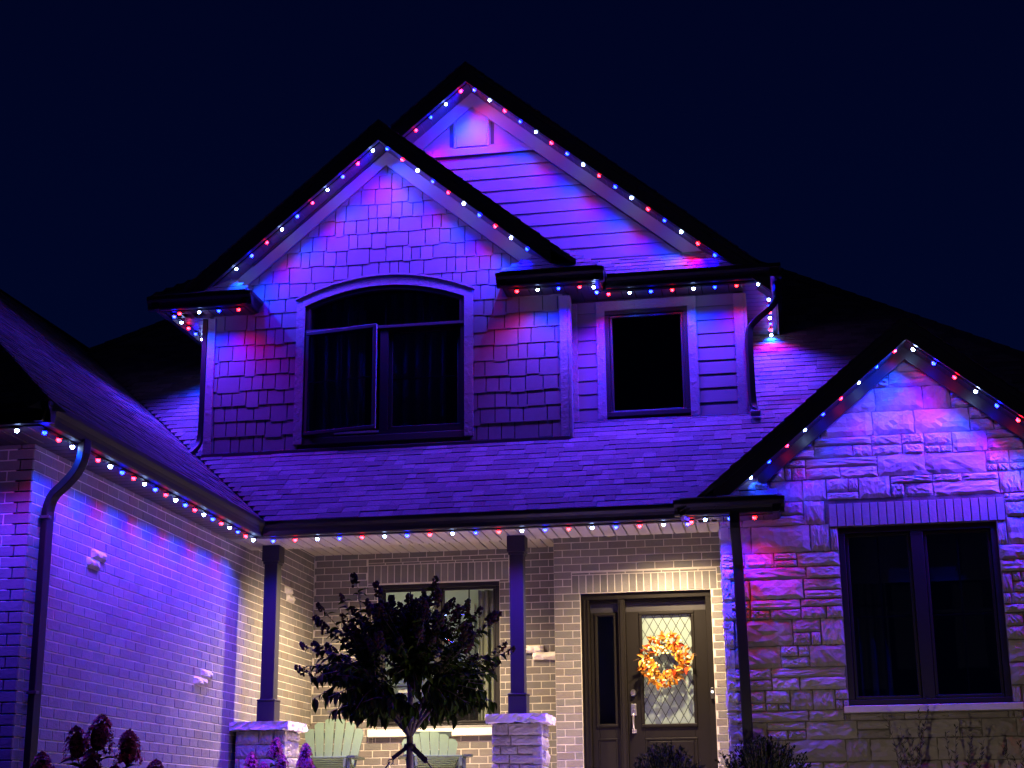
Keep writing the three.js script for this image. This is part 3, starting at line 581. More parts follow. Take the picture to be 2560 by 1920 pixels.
// ---- front door
{
  const d = sub('front_door', house, V(0, 0, ZD)); const F = -.05, SL = -.12;
  mesh('frame', [rbox(-2.38, -2.285, 1.95, 4.143, -.14, F, .006), rbox(-.955, -.885, 1.95, 4.143, -.14, F, .006), rbox(-2.378, -.887, 4.085, 4.157, -.141, F + .004, .006), rbox(-2.285, -.955, 4.052, 4.084, -.14, F - .045, .004), rbox(-1.955, -1.873, 1.95, 4.084, -.142, F - .004, .008)], M.door, d);
  mesh('frame_bead', [rbox(-2.355, -2.335, 1.95, 4.085, F - .01, F + .012, .006), rbox(-2.31, -2.295, 1.95, 4.085, F - .01, F + .008, .005), rbox(-1.935, -1.893, 1.95, 4.08, F - .01, F + .01, .007)], M.door, d);
  mesh('head_panel', box(-2.285, -.955, 3.945, 4.06, -.24, -.15), M.dark, d);
  // sidelight
  const s = sub('sidelight', d, V(0, 0, SL));
  mesh('frame', [rbox(-2.283, -2.2, 1.95, 3.945, -.05, 0, .005), rbox(-2.02, -1.957, 1.95, 3.945, -.05, 0, .005), rbox(-2.2, -2.02, 3.9, 3.945, -.05, -.001, .004), rbox(-2.2, -2.02, 1.95, 2.69, -.05, -.001, .004)], M.door, s);
  mesh('moulding', [...frameRect(-2.235, -1.985, 2.655, 3.935, .028, -.01, .016), ...frameRect(-2.22, -2.0, 2.0, 2.53, .02, -.01, .010)], M.door, s);
  mesh('pane', polyExtrude([[-2.207, 2.683], [-2.013, 2.683], [-2.013, 3.907], [-2.207, 3.907]], -.0105, -.01), M.glass, s);
  mesh('interior_wall', box(-2.26, -1.97, 2.6, 3.95, -.4, -.38), M.room, s);
  // door leaf
  const leaf = sub('door_leaf', d, V(0, 0, SL));
  mesh('stile', [rbox(-1.872, -1.69, 1.955, 3.945, -.05, .004, .004), rbox(-1.128, -.956, 1.955, 3.945, -.05, .004, .004), rbox(-1.69, -1.128, 3.9, 3.945, -.05, .003, .004), rbox(-1.69, -1.128, 1.955, 2.678, -.05, .003, .004)], M.door, leaf);
  mesh('moulding', [...frameRect(-1.724, -1.094, 2.643, 3.936, .036, -.01, .024, .010), ...frameRect(-1.69, -1.105, 2.02, 2.526, .026, -.006, .016, .008), rbox(-1.65, -1.145, 2.05, 2.49, -.01, .012, .012)], M.door, leaf);
  mesh('pane', polyExtrude([[-1.695, 2.67], [-1.12, 2.67], [-1.12, 3.91], [-1.695, 3.91]], -.028, -.022), M.came, leaf);
  // leaded diamonds, each its own pane of obscured glass
  const X0 = -1.687, X1 = -1.13, Y0 = 2.680, Y1 = 3.90, dw = .1015, dh = .182, gap = .0055;
  const clip = poly => { const half = (p, f) => { const o = []; for (let i = 0; i < p.length; i++) { const a = p[i], b = p[(i + 1) % p.length], fa = f(a), fb = f(b); if (fa >= 0) o.push(a); if ((fa >= 0) !== (fb >= 0)) { const t = fa / (fa - fb); o.push([a[0] + (b[0] - a[0]) * t, a[1] + (b[1] - a[1]) * t]); } } return o; }; for (const f of [p => p[0] - X0, p => X1 - p[0], p => p[1] - Y0, p => Y1 - p[1]]) poly = half(poly, f); return poly; };
  for (let j = -1; j < 16; j++) for (let i = -1; i < 8; i++) {
    const cx = X0 + .03 + (i + (j & 1 ? .5 : 0)) * dw, cy = Y0 + j * dh / 2, a = dw / 2 - gap * .9, b = dh / 2 - gap * 1.5;
    const p = clip([[cx - a, cy], [cx, cy - b], [cx + a, cy], [cx, cy + b]]); if (p.length < 3) continue;
    const ar = THREE.ShapeUtils.area(p.map(q => new THREE.Vector2(...q))); if (Math.abs(ar) < 4e-4) continue;
    mesh('diamond_pane', polyExtrude(p, -.0215, -.0175), M.frosted, leaf);
  }
  const lock = mesh('deadbolt', [new THREE.CylinderGeometry(.030, .034, .02, 24).rotateX(Math.PI / 2).scale(1, 1.25, 1).translate(-1.81, 3.026, .016), new THREE.CylinderGeometry(.017, .019, .022, 20).rotateX(Math.PI / 2).scale(1, 1.3, 1).translate(-1.81, 3.026, .032)], M.nickel, leaf);
  const hs = new THREE.CatmullRomCurve3([V(-1.81, 2.80, .02), V(-1.81, 2.79, .062), V(-1.81, 2.74, .07), V(-1.81, 2.66, .062), V(-1.81, 2.615, .03), V(-1.81, 2.60, .012)]);
  mesh('door_handle', [rbox(-1.842, -1.778, 2.775, 2.905, .004, .018, .012), new THREE.CylinderGeometry(.02, .024, .02, 20).rotateX(Math.PI / 2).translate(-1.81, 2.86, .024), new THREE.TubeGeometry(hs, 24, .0105, 8).scale(1, 1, 1), rbox(-1.836, -1.784, 2.582, 2.625, .004, .018, .01)], M.nickel, leaf);
  const bell = sub('doorbell', house, V(-.915, 3.0, ZD + F + .004));
  mesh('housing', rbox(-.021, .021, -.065, .062, 0, .026, .012), M.dark, bell);
  const bm = new THREE.MeshStandardMaterial({ roughness: .3 }); bm.color.setRGB(.6, .6, .6); bm.emissive.setRGB(.75, .85, .8);
  mesh('button', new THREE.CylinderGeometry(.015, .016, .006, 24).rotateX(Math.PI / 2).translate(0, .012, .028), bm, bell);
  mesh('lens', new THREE.CylinderGeometry(.006, .006, .004, 16).rotateX(Math.PI / 2).translate(0, .012, .032), M.dark, bell);
}

// ---- porch: floor, ceiling, beam, posts, piers, lights
mesh('porch_floor', rbox(-5.74, -.67, 1.5, FLOOR, -18.5, -15.62, .02), M.paving, house);
{
  const c = sub('porch_ceiling', house);
  const n = Math.round(5.09 / .122), s = 5.09 / n;
  for (let i = 0; i < n; i++) mesh('soffit_plank', rbox(-5.75 + i * s + .006, -5.75 + (i + 1) * s - .006, 4.50, 4.515, -16.17, -15.46, .006), M.plank, c);
  for (let i = 0; i < n; i++) mesh('ceiling_plank', rbox(-5.75 + i * s + .006, -5.75 + (i + 1) * s - .006, 4.815, 4.83, -18.5, -16.17, .004), M.plank, c);
  mesh('beam', box(-5.75, -.66, 4.517, 4.83, -16.17, -16.13), M.plank, c);
  mesh('backing', [box(-5.75, -.66, 4.518, 4.54, -16.13, -15.46), box(-5.75, -.66, 4.834, 4.86, -18.5, -16.17)], M.dark, c);
}
function post(x) {
  const p = sub('porch_post', house, V(x, 0, -15.985));
  mesh('shaft', rbox(-.072, .072, 2.86, 4.33, -.072, .072, .006), M.post, p);
  mesh('capital', [rbox(-.095, .095, 4.33, 4.5, -.095, .095, .006), rbox(-.084, .084, 4.30, 4.331, -.084, .084, .01)], M.post, p);
  mesh('base', [rbox(-.095, .095, 2.6, 2.862, -.095, .095, .006), rbox(-.1, .1, 2.862, 2.885, -.1, .1, .01)], M.post, p);
  return p;
}
post(-5.43); post(-2.775);
function pier(x0, x1, top, seed) {
  const g = sub('stone_pier', house), z0 = -16.3, z1 = -15.75, r = rng(seed);
  mesh('core', box(x0 + .03, x1 - .03, 1.5, top - .085, z0 + .03, z1 - .03), M.stoneJoint, g);
  const front = sub('front_face', g, V(0, 0, z1)); front.updateWorldMatrix(true, false);
  let fr = stoneRects(x0, x1, 1.6, top - .09, seed, .08, .17, .16, .4); layPieces(g, 'stone', [], stoneVar, 1, 1, M.stone, 0);
  g.remove(front);
  const put = (rects, ry, at) => { const mx = new THREE.Matrix4().makeRotationY(ry).setPosition(at); for (const p of stonePieces(rects, seed + 3, .009)) { const gm = stoneVar[p.k]; const m = new THREE.Mesh(gm, M.stone); m.name = 'stone'; m.castShadow = m.receiveShadow = true; m.position.set(p.u, p.v, (p.dz || 0) - .004).applyMatrix4(mx); m.rotation.y = ry; m.scale.set(p.w / .34, p.h / .15, 1); g.add(m); } };
  put(fr, 0, V(0, 0, z1)); put(stoneRects(0, .55, 1.6, top - .09, seed + 9, .08, .17, .1, .3), Math.PI / 2, V(x1, 0, z1));
  // rough cap stone
  const cap = new RoundedBoxGeometry(x1 - x0 + .1, .082, .66, 3, .012); const nb = new THREE.BoxGeometry(x1 - x0 + .10, .082, .66, 14, 3, 14).toNonIndexed(), p = nb.attributes.position;
  const key = {}; for (let i = 0; i < p.count; i++) { const k = [p.getX(i), p.getY(i), p.getZ(i)].map(v => v.toFixed(3)).join(); const j = key[k] ||= [(r() - .5) * .02, (r() - .5) * .006, (r() - .5) * .02]; const y = p.getY(i), low = y < -.03 ? .72 : 1; p.setXYZ(i, p.getX(i) + j[0] * low, y + j[1] * (y < .03 ? 3.2 : 1), p.getZ(i) + j[2] * low); }
  nb.computeVertexNormals(); const cm = mesh('cap_stone', paint(boxUV(nb), .46, .44, .40), M.stone, g); cm.position.set((x0 + x1) / 2, top - .041, (z0 + z1) / 2);
}
pier(-5.70, -5.165, 2.645, 21); pier(-3.02, -2.505, 2.668, 22);
// recessed porch lamps
for (const [x, z, cd] of [[-1.28, -17.1, 180], [-4.4, -17.0, 310]]) {
  const g = sub('recessed_lamp', house, V(x, 4.81, z));
  mesh('trim_ring', new THREE.TorusGeometry(.075, .01, 8, 28).rotateX(Math.PI / 2), M.frieze, g);
  const lm = new THREE.MeshStandardMaterial({ roughness: .5 }); lm.color.setRGB(.8, .8, .8); lm.emissive.setRGB(9, 6.6, 4.2);
  mesh('lamp_disc', new THREE.CylinderGeometry(.07, .07, .008, 28).translate(0, .0, 0), lm, g);
  const s = new THREE.SpotLight(0xffffff, cd, 0, 1.30, 1, 2); s.color.setRGB(1, .735, .43); s.position.set(x, 4.795, z); s.target.position.set(x, 0, z); s.castShadow = true; s.shadow.radius = 3; scene.add(s, s.target);
}

// ---- roofs
const RS = .81, rl = Math.hypot(1, RS), up = (dx, dz) => V(dx, RS, dz).divideScalar(rl);
const mainRoof = house;
{ // front slope over the porch, up to the hip ends
  const z0 = -15.36, P = [[-5.30, z0], [-1.02, z0], [1.23, -17.61], [3.48, z0], [5.32, z0], [-1.8, -22.5], [-6.3, -22.5], [-9.4, -19.46]];
  slope(house, 'main_front_roof', V(0, 4.655, z0), V(1, 0, 0), up(0, -1), P.map(([x, z]) => [x, (z0 - z) * rl]), 71, 300, p => (p.x > -6.45 && p.x < -.4 && p.z < -17.05) || (p.x > -6.5 && p.x < -2.3 && p.z < -16.7));
  mesh('rear_roof', [solidDown([V(5.32, 4.655, -15.36), V(5.32, 4.655, -26), V(-1.8, 10.43, -22.5)], .06), solidDown([V(-6.3, 10.43, -22.5), V(-12.5, 4.9, -26), V(-9.4, 7.97, -19.46)], .06), solidDown([V(-1.8, 10.43, -22.5), V(5.32, 4.655, -29), V(-13, 4.655, -29), V(-6.3, 10.43, -22.5)], .06)], M.roofDeck, house);
  const cap = (a, b, n) => { const d = b.clone().sub(a), l = d.length(), out = []; const hz = V(d.x, 0, d.z).normalize(), sd = V(-hz.z, 0, hz.x); for (let i = 0; i < n; i++) { const p = a.clone().addScaledVector(d, i / n), q = a.clone().addScaledVector(d, (i + 1.15) / n), lift = V(0, .035, 0), dn = V(0, -.065, 0); out.push(tris([p.clone().add(lift), q.clone().add(V(0, .022, 0)), q.clone().addScaledVector(sd, .15).add(dn), p.clone().addScaledVector(sd, .15).add(dn), p.clone().addScaledVector(sd, -.15).add(dn), q.clone().addScaledVector(sd, -.15).add(dn)].map(v => [v.x, v.y, v.z]), [[0, 1, 2, 3], [1, 0, 4, 5], [0, 3, 4], [1, 5, 2]])); } return out; };
  for (const [a, b, n] of [[V(5.32, 4.655, z0), V(-1.8, 10.44, -22.5), 40], [V(-9.4, 7.98, -19.46), V(-6.3, 10.44, -22.5), 18], [V(-5.335, 4.655, -10.46), V(-9.785, 8.26, -14.91), 26], [V(-9.785, 8.265, -14.91), V(-9.785, 8.265, -22), 26]]) mesh('hip_cap', cap(a, b, n), M.roofDeck, house);
}
{ // garage roof: slope towards the drive side (+x) and front hip
  const x0 = -5.335, zF = -10.46, P = [[0, 0], [-(-15.36 + 10.46), 0], [15.36 - 10.46 + 4.45, 4.45], [4.45, 4.45]]; // (distance back from the front corner, run in)
  slope(house, 'garage_side_roof', V(x0, 4.655, zF), V(0, 0, -1), up(-1, 0), P.map(([u, d]) => [u, d * rl]), 73, 120, null);
  slope(house, 'garage_front_roof', V(x0, 4.655, zF), V(1, 0, 0), up(0, -1), [[-9.2, 0], [0, 0], [-4.45, 4.45 * rl]], 74, 40, null);
  mesh('garage_rear_roof', [solidDown([V(-9.785, 8.26, -14.91), V(-9.785, 8.26, -22), V(-14.5, 4.655, -22), V(-14.5, 4.655, -10.46)], .05), solidDown([V(-9.785, 8.26, -19.81), V(-9.0, 7.6, -22), V(-9.785, 8.26, -22)], .05)], M.roofDeck, house);
}
function gableRoof(name, xc, yTop, s, x0, x1, zFront, zBack, zEave = zBack) { // two slabs with a ridge along z
  const g = sub(name, house), t = .05; const y = x => yTop - s * Math.abs(x - xc);
  mesh('roof_slab', [solidDown([V(x0, y(x0), zFront), V(xc, yTop, zFront), V(xc, yTop, zBack), V(x0, y(x0), zEave)], t), solidDown([V(xc, yTop, zFront), V(x1, y(x1), zFront), V(x1, y(x1), zEave), V(xc, yTop, zBack)], t)], M.roofDeck, g);
  mesh('ridge_cap', [solidDown([V(xc - .14, y(xc - .14) + .014, zFront + .012), V(xc, yTop + .014, zFront + .012), V(xc, yTop + .014, zBack), V(xc - .14, y(xc - .14) + .014, zBack)], .012), solidDown([V(xc, yTop + .014, zFront + .012), V(xc + .14, y(xc + .14) + .014, zFront + .012), V(xc + .14, y(xc + .14) + .014, zBack), V(xc, yTop + .014, zBack)], .012)], M.roofDeck, g);
  // shingle edge along the rakes
  const e = []; const r = rng(zFront * 100 | 0); const L = Math.hypot(1, s);
  for (const sg of [-1, 1]) { const end = sg < 0 ? xc - x0 : x1 - xc; for (let d = .02; d < end; d += .11) { const a = xc + sg * d, b = xc + sg * Math.min(end, d + .108), ya = yTop - s * Math.abs(a - xc), yb = yTop - s * Math.abs(b - xc), k = .010 + r() * .010; e.push(solidDown(sg > 0 ? [V(a, ya + .004, zFront + .02 + r() * .006), V(b, yb + k, zFront + .02 + r() * .006), V(b, yb + k, zFront - .2), V(a, ya + .004, zFront - .2)] : [V(b, yb + k, zFront + .02 + r() * .006), V(a, ya + .004, zFront + .02 + r() * .006), V(a, ya + .004, zFront - .2), V(b, yb + k, zFront - .2)], .012)); } }
  const em = mesh('edge_shingle', e, M.roofDeck, g); em.userData.kind = 'stuff';
  return g;
}
function rake(g, xc, yTop, s, xEnd, zFront, zWall, mat = M.soffitDark) { // fascia and soffit from the apex down to xEnd
  const sg = Math.sign(xEnd - xc), d = Math.abs(xEnd - xc), L = Math.hypot(1, s);
  const prism = (t0, t1, za, zb, a = 0, b = d) => { const q = [[xc + sg * a, yTop - s * a - t0], [xc + sg * b, yTop - s * b - t0], [xc + sg * b, yTop - s * b - t1], [xc + sg * a, yTop - s * a - t1]]; return polyExtrude(sg > 0 ? q.reverse() : q, za, zb); };
  mesh('fascia', [prism(.03, .225, zFront - .03, zFront), prism(.02, .085, zFront - .005, zFront + .012), prism(.205, .245, zFront - .034, zFront + .006)], M.dark, g);
  const pan = []; const n = Math.round(d * L / .125), st = d / n; for (let i = 0; i < n; i++) pan.push(prism(.2, .218, zWall, zFront - .03, i * st + .002, (i + 1) * st - .002));
  mesh('soffit', [...pan, prism(.16, .198, zWall, zFront - .03)], mat, g);
  mesh('light_track', prism(.219, .234, zFront - .125, zFront - .09), M.dark, g);
}
const bayRoof = gableRoof('bay_gable_roof', BPX, BTOP, GS, BPX - 2.28, BPX + 2.28, -16.25, -20.5);
rake(bayRoof, BPX, BTOP, GS, BPX - 2.2, -16.25, ZB); rake(bayRoof, BPX, BTOP, GS, BPX + 2.0, -16.25, ZB);
const bigRoof = gableRoof('big_gable_roof', GPX, GTOP, GS, -6.96, .05, -16.57, -24);
rake(bigRoof, GPX, GTOP, GS, -6.0, -16.57, ZR); rake(bigRoof, GPX, GTOP, GS, -.02, -16.57, ZR);
const wingRoof = gableRoof('wing_gable_roof', WPX, WTOP, WS, WPX - 2.28, WPX + 2.28, -15.19, -17.63, -15.40);
rake(wingRoof, WPX, WTOP, WS, WPX - 1.95, -15.19, ZS + .03, M.dark); rake(wingRoof, WPX, WTOP, WS, WPX + 1.95, -15.19, ZS + .03, M.dark);
for (const sg of [-1, 1]) { const y0 = WTOP - .20; mesh('frieze_board', polyExtrude([[WPX, y0], [WPX + sg * 1.9, y0 - WS * 1.9], [WPX + sg * 1.9, y0 - WS * 1.9 - .15], [WPX, y0 - .15]], ZS + .02, ZS + .06), M.dark, wingRoof); }
function returnRoof(name, x0, x1, zf, zw, ySof, gutterEnds) { // small hipped eave return at the foot of a rake
  const g = sub(name, house), ye = ySof + .155, d = zf - zw + .02, yt = ye + .82 * d;
  mesh('roof_slab', tris([[x0, ye, zf], [x1, ye, zf], [x1, ye, zw], [x0, ye, zw], [x0 + d, yt, zw], [x1 - d, yt, zw]], [[0, 1, 5, 4], [1, 2, 5], [3, 0, 4], [3, 4, 5, 2], [0, 3, 2, 1]]), M.roofDeck, g);
  const eu = V(1, 0, 0), ew = V(0, .82, -1).normalize(), L = d * Math.hypot(1, .82);
  const sl = slope(g, 'front_slope', V(0, ye + .004, zf), eu, ew, [[x0, 0], [x1, 0], [x1 - d, L], [x0 + d, L]], 90 + x0 * 3 | 0, 0, null, .003); sl.name = 'front_slope';
  mesh('soffit', soffitPanels('x', x0 + .06, x1 - .06, zw, zf - .1, ySof, .125), M.soffitDark, g);
  mesh('fascia', [box(x0 + .10, x1 - .10, ySof - .008, ye, zf - .128, zf - .112), box(x0 + .10, x0 + .115, ySof - .008, ye, zw, zf - .13), box(x1 - .115, x1 - .10, ySof - .008, ye, zw, zf - .13)], M.dark, g);
  mesh('gutter', [gutterRun('x', x0 - .012, x1 + .012, zf - .112, ySof + .002, 1), ...(gutterEnds[0] ? [gutterRun('z', zw, zf - .02, x0 + .10, ySof + .005, -1)] : []), ...(gutterEnds[1] ? [gutterRun('z', zw, zf - .02, x1 - .10, ySof + .005, 1)] : [])], M.gutter, g);
  return g;
}
returnRoof('bay_left_return', -7.13, -5.90, -16.225, ZB, SOF2, [0, 1]);
returnRoof('bay_right_return', -3.02, -1.84, -16.225, ZB, SOF2, [1, 1]);
returnRoof('wing_left_return', -1.06, -.02, -15.165, ZS, 4.50, [1, 1]);
returnRoof('wing_right_return', 2.55, 3.6, -15.165, ZS, 4.50, [1, 0]);
{ // eave under the big gable with its small skirt roof
  const g = sub('upper_right_eave', house);
  mesh('soffit', [...soffitPanels('x', -2.28, RX1 + .001, ZR, -16.67 + .03, SOF2, .15), ...soffitPanels('z', -19.6, -16.66, RX1, -.02, SOF2 + .001, .15)], M.soffitDark, g);
  mesh('fascia', [box(-2.0, -.02, SOF2 - .008, 7.54, -16.655, -16.64), box(-.035, -.02, SOF2 - .008, 7.54, -19.6, -16.64)], M.dark, g);
  mesh('gutter', [gutterRun('x', -1.84, .1, -16.64, SOF2 + .008, 1), gutterRun('z', -19.6, -16.53, -.02, SOF2 + .005, 1)], M.gutter, g);
  const ew = V(0, .83, -1).normalize(), L = .44 * Math.hypot(1, .83) * .93;
  slope(g, 'skirt_roof', V(0, 7.535, -16.55), V(1, 0, 0), ew, [[-2.1, 0], [-.1, 0], [-.48, L], [-2.1, L]], 95, 40, null, .03, .11);
  const h = sub('upper_left_eave', house);
  mesh('soffit', soffitPanels('z', -20, -16.3, -7.0, BX0, SOF2, .15), M.soffitDark, h);
  mesh('fascia', box(-7.015, -7.0, SOF2 - .008, 7.54, -20, -16.3), M.dark, h);
  mesh('gutter', gutterRun('z', -20, -16.24, -7.0, SOF2 + .005, -1), M.gutter, h);
}
{ // porch gutter
  const g = sub('porch_eave', house);
  mesh('fascia', box(-5.42, -.9, 4.49, 4.66, -15.462, -15.447), M.dark, g);
  mesh('gutter', gutterRun('x', -5.34, -.95, -15.447, 4.502, 1), M.gutter, g);
}
{ // garage eaves
  const g = sub('garage_eave', house);
  mesh('soffit', [...soffitPanels('z', -15.45, -11.1, GX, -5.43, 4.502, .12), ...soffitPanels('x', -12.5, -5.43, -11.1, -10.55, 4.501, .12)], M.soffitDark, g);
  mesh('fascia', [box(-5.442, -5.427, 4.494, 4.66, -15.45, -10.54), box(-12.5, -5.43, 4.495, 4.66, -10.555, -10.54)], M.gutterBrown, g);
  mesh('gutter', [gutterRun('z', -15.40, -10.43, -5.427, 4.505, 1, M.gutterBrown)], M.gutterBrown, g);
  mesh('gutter', gutterRun('x', -12.5, -5.31, -10.54, 4.502, 1), M.gutter, g);
}
// ---- downspouts
function downspout(pts, side, w, d, straps, mat = M.gutter) {
  const g = sub('downspout', house); mesh('pipe', sweep(pts, side, w, d, 60), mat, g);
  for (const [x, y, z, sx, sz] of straps) mesh('strap', rbox(x - sx, x + sx, y - .012, y + .012, z - sz, z + sz, .003), M.darkSoft, g);
}
downspout([V(-5.365, 4.53, -11.17), V(-5.365, 4.44, -11.17), V(-5.385, 4.36, -11.18), V(-5.45, 4.28, -11.22), V(-5.56, 4.20, -11.27), V(-5.65, 4.13, -11.29), V(-5.69, 4.03, -11.295), V(-5.695, 3.85, -11.295), V(-5.695, 3, -11.295), V(-5.695, 2.2, -11.295), V(-5.695, 1.5, -11.295)], V(.35, 0, -.94).normalize(), .078, .068, [[-5.70, 3.95, -11.295, .04, .052], [-5.70, 2.6, -11.295, .04, .052]]);
downspout([V(-.49, 4.52, -15.24), V(-.49, 4.42, -15.24), V(-.49, 4.32, -15.28), V(-.488, 4.15, -15.42), V(-.486, 4.05, -15.49), V(-.485, 3.9, -15.50), V(-.475, 3, -15.50), V(-.47, 2.2, -15.50), V(-.47, 1.6, -15.50)], V(1, 0, 0), .10, .075, [[-.486, 4.02, -15.52, .058, .05]]);
downspout([V(.045, 7.42, -16.72), V(.045, 7.27, -16.72), V(.03, 7.17, -16.73), V(-.05, 7.08, -16.78), V(-.19, 6.995, -16.86), V(-.27, 6.92, -16.90), V(-.288, 6.8, -16.905), V(-.288, 6.5, -16.905), V(-.285, 6.1, -16.905), V(-.27, 6.0, -16.88), V(-.262, 5.955, -16.80)], V(.35, 0, .94).normalize(), .07, .066, []);
downspout([V(-6.585, 7.36, -16.68), V(-6.585, 7.1, -16.68), V(-6.585, 6.4, -16.68), V(-6.59, 5.95, -16.68), V(-6.615, 5.80, -16.62), V(-6.65, 5.70, -16.52)], V(1, 0, 0), .062, .06, []);
// pale boot at the foot of the upper right downspout
mesh('downspout_boot', [rbox(-.315, -.205, 5.885, 5.925, -16.86, -16.72, .01)], M.frieze, house);

// ================================================================ LED STRINGS
const G_STR = 'colour LED strings on the eaves and gables';
const domeGeo = {}, bulbRand = rng(4711); function dome() { return domeGeo.g ||= prep(new THREE.SphereGeometry(.0165, 14, 10).scale(1, 1.05, 1)); }
const sockGeo = prep(new THREE.CylinderGeometry(.021, .024, .016, 14));
function ledString(label, pts, pattern, aim, trackPts) {
  const t = thing('led_light_string', label, 'string lights', G_STR, V(0, 0, 0));
  const [q0, q1] = [pts[0], pts[pts.length - 1]];
  const cable = pts.length > 1 ? new THREE.CatmullRomCurve3(pts.map(p => p.clone().addScaledVector(aim, -.022)), false, 'catmullrom', 0) : null;
  if (cable) mesh('cable', new THREE.TubeGeometry(cable, Math.max(8, pts.length * 2), .006, 6), M.darkSoft, t);
  const q = new THREE.Quaternion().setFromUnitVectors(V(0, -1, 0), aim);
  pts.forEach((p, i) => {
    const c = pattern[i % pattern.length];
    const s = new THREE.Mesh(sockGeo, M.darkSoft); s.name = 'socket'; s.quaternion.copy(q); s.position.copy(p).addScaledVector(aim, -.014); t.add(s);
    const b = new THREE.Mesh(dome(), glowMat[c]); b.name = 'led_bulb'; b.position.copy(p); b.scale.setScalar((c === 'W' ? 1.0 : 1.1) * (.9 + .2 * bulbRand())); b.name = 'led_bulb'; t.add(b);
    const l = LED[c].light, k = Math.max(...l), sp = new THREE.SpotLight(0xffffff, k, 0, LED_ANGLE, LED_PENUMBRA, 2);
    sp.color.setRGB(l[0] / k, l[1] / k, l[2] / k); sp.position.copy(p); sp.target.position.copy(p).add(aim); sp.castShadow = true; sp.shadow.radius = .7; scene.add(sp, sp.target);
  });
  return t;
}
const DOWN = V(0, -1, 0), nL = V(GS, -1, 0).normalize(), nR = V(-GS, -1, 0).normalize();
const run = (n, f) => Array.from({ length: n }, (_, i) => f(i));
ledString('short LED string under the front gutter of the left brick wing', run(4, i => V(-5.621 - .238 * i, 4.472, -10.56)), 'WRB', DOWN);
ledString('long LED string under the side gutter of the left brick wing', run(21, i => V(GX + .302, 4.472, -10.66 - .2362 * i)), 'BRW', DOWN);
ledString('long straight LED string along the porch gutter', run(19, i => V(-5.268 + .2391 * i, 4.472, -15.484)), 'BRW', DOWN);
ledString('LED string under the short eave left of the stone gable', [V(-.92, 4.472, -15.40), V(-.779, 4.472, -15.29), V(-.54, 4.472, -15.29), V(-.299, 4.472, -15.29)], 'RWBR', DOWN);
ledString('LED string up the left slope of the stone gable', run(9, i => V(-.317 + .1834 * i, 4.876 + .1509 * i, -15.3)), 'WBR', nL);
ledString('LED string down the right slope of the stone gable', run(12, i => V(1.333 + .186 * i, 6.088 - .154 * i, -15.3)), 'WBR', nR);
ledString('LED string under the eave corner left of the shingled gable', run(4, i => V(-6.786 + .2393 * i, 7.345, -16.352)), 'RWBR', DOWN);
ledString('LED string running back along the left side eave of the upper storey', run(8, i => V(-6.89, 7.345, -16.449 - .2268 * i)), 'BWR', DOWN);
ledString('LED string up the left slope of the shingled gable', run(10, i => V(-6.116 + .1794 * i, 7.843 + .15 * i, -16.352)), 'WBR', nL);
ledString('LED string down the right slope of the shingled gable', run(10, i => V(-4.329 + .1818 * i, 9.199 - .1519 * i, -16.352)), 'BRW', nR);
ledString('LED string under the eave corner right of the shingled gable', [...run(4, i => V(-2.816 + .2357 * i, 7.345, -16.36)), V(-1.955, 7.345, -16.40), V(-1.945, 7.345, -16.58)], 'RWBRWB', DOWN);
ledString('LED string under the straight eave above the small upper window', run(8, i => V(-1.821 + .238 * i, 7.345, -16.67)), 'RWBRWBRW', DOWN);
ledString('LED string running back along the right side eave of the upper storey', run(9, i => V(-.049, 7.345, -16.767 - .2296 * i)), 'BRW', DOWN);
ledString('short LED string on the left slope of the tall siding gable', run(4, i => V(-4.067 + .1817 * i, 9.555 + .153 * i, -16.67)), 'RBWR', nL);
ledString('long LED string down the right slope of the tall siding gable', run(16, i => V(-3.356 + .1828 * i, 10.012 - .1526 * i, -16.67)), 'BWR', nR);

// ================================================================ PATH LAMP (its pool of light lies on the piers and the lower stone)
for (const [x, z, cd, label] of [[-2.4, -13.5, 2.4, 'low lamp post between the walkway and the right stone pier'], [.5, -11.8, 9.5, 'low lamp post on the lawn before the stone wing']]) {
  const t = thing('path_lamp', label, 'garden lamp', 'low lamps along the front beds', V(x, 1.48, z));
  mesh('stake', new THREE.CylinderGeometry(.014, .016, .36, 10).translate(0, .14, 0), M.dark, t);
  mesh('hood', new THREE.CylinderGeometry(.02, .085, .05, 20).translate(0, .43, 0), M.dark, t);
  const lm = new THREE.MeshStandardMaterial({ roughness: .4 }); lm.color.setRGB(.8, .8, .8); lm.emissive.setRGB(22, 17, 11);
  mesh('lamp', new THREE.CylinderGeometry(.028, .028, .07, 16).translate(0, .36, 0), lm, t);
  const pl = new THREE.PointLight(0xffffff, cd, 0, 2); pl.color.setRGB(1, .80, .54); pl.position.set(x, 1.84, z); pl.castShadow = true; pl.shadow.radius = 1.5; scene.add(pl);
}

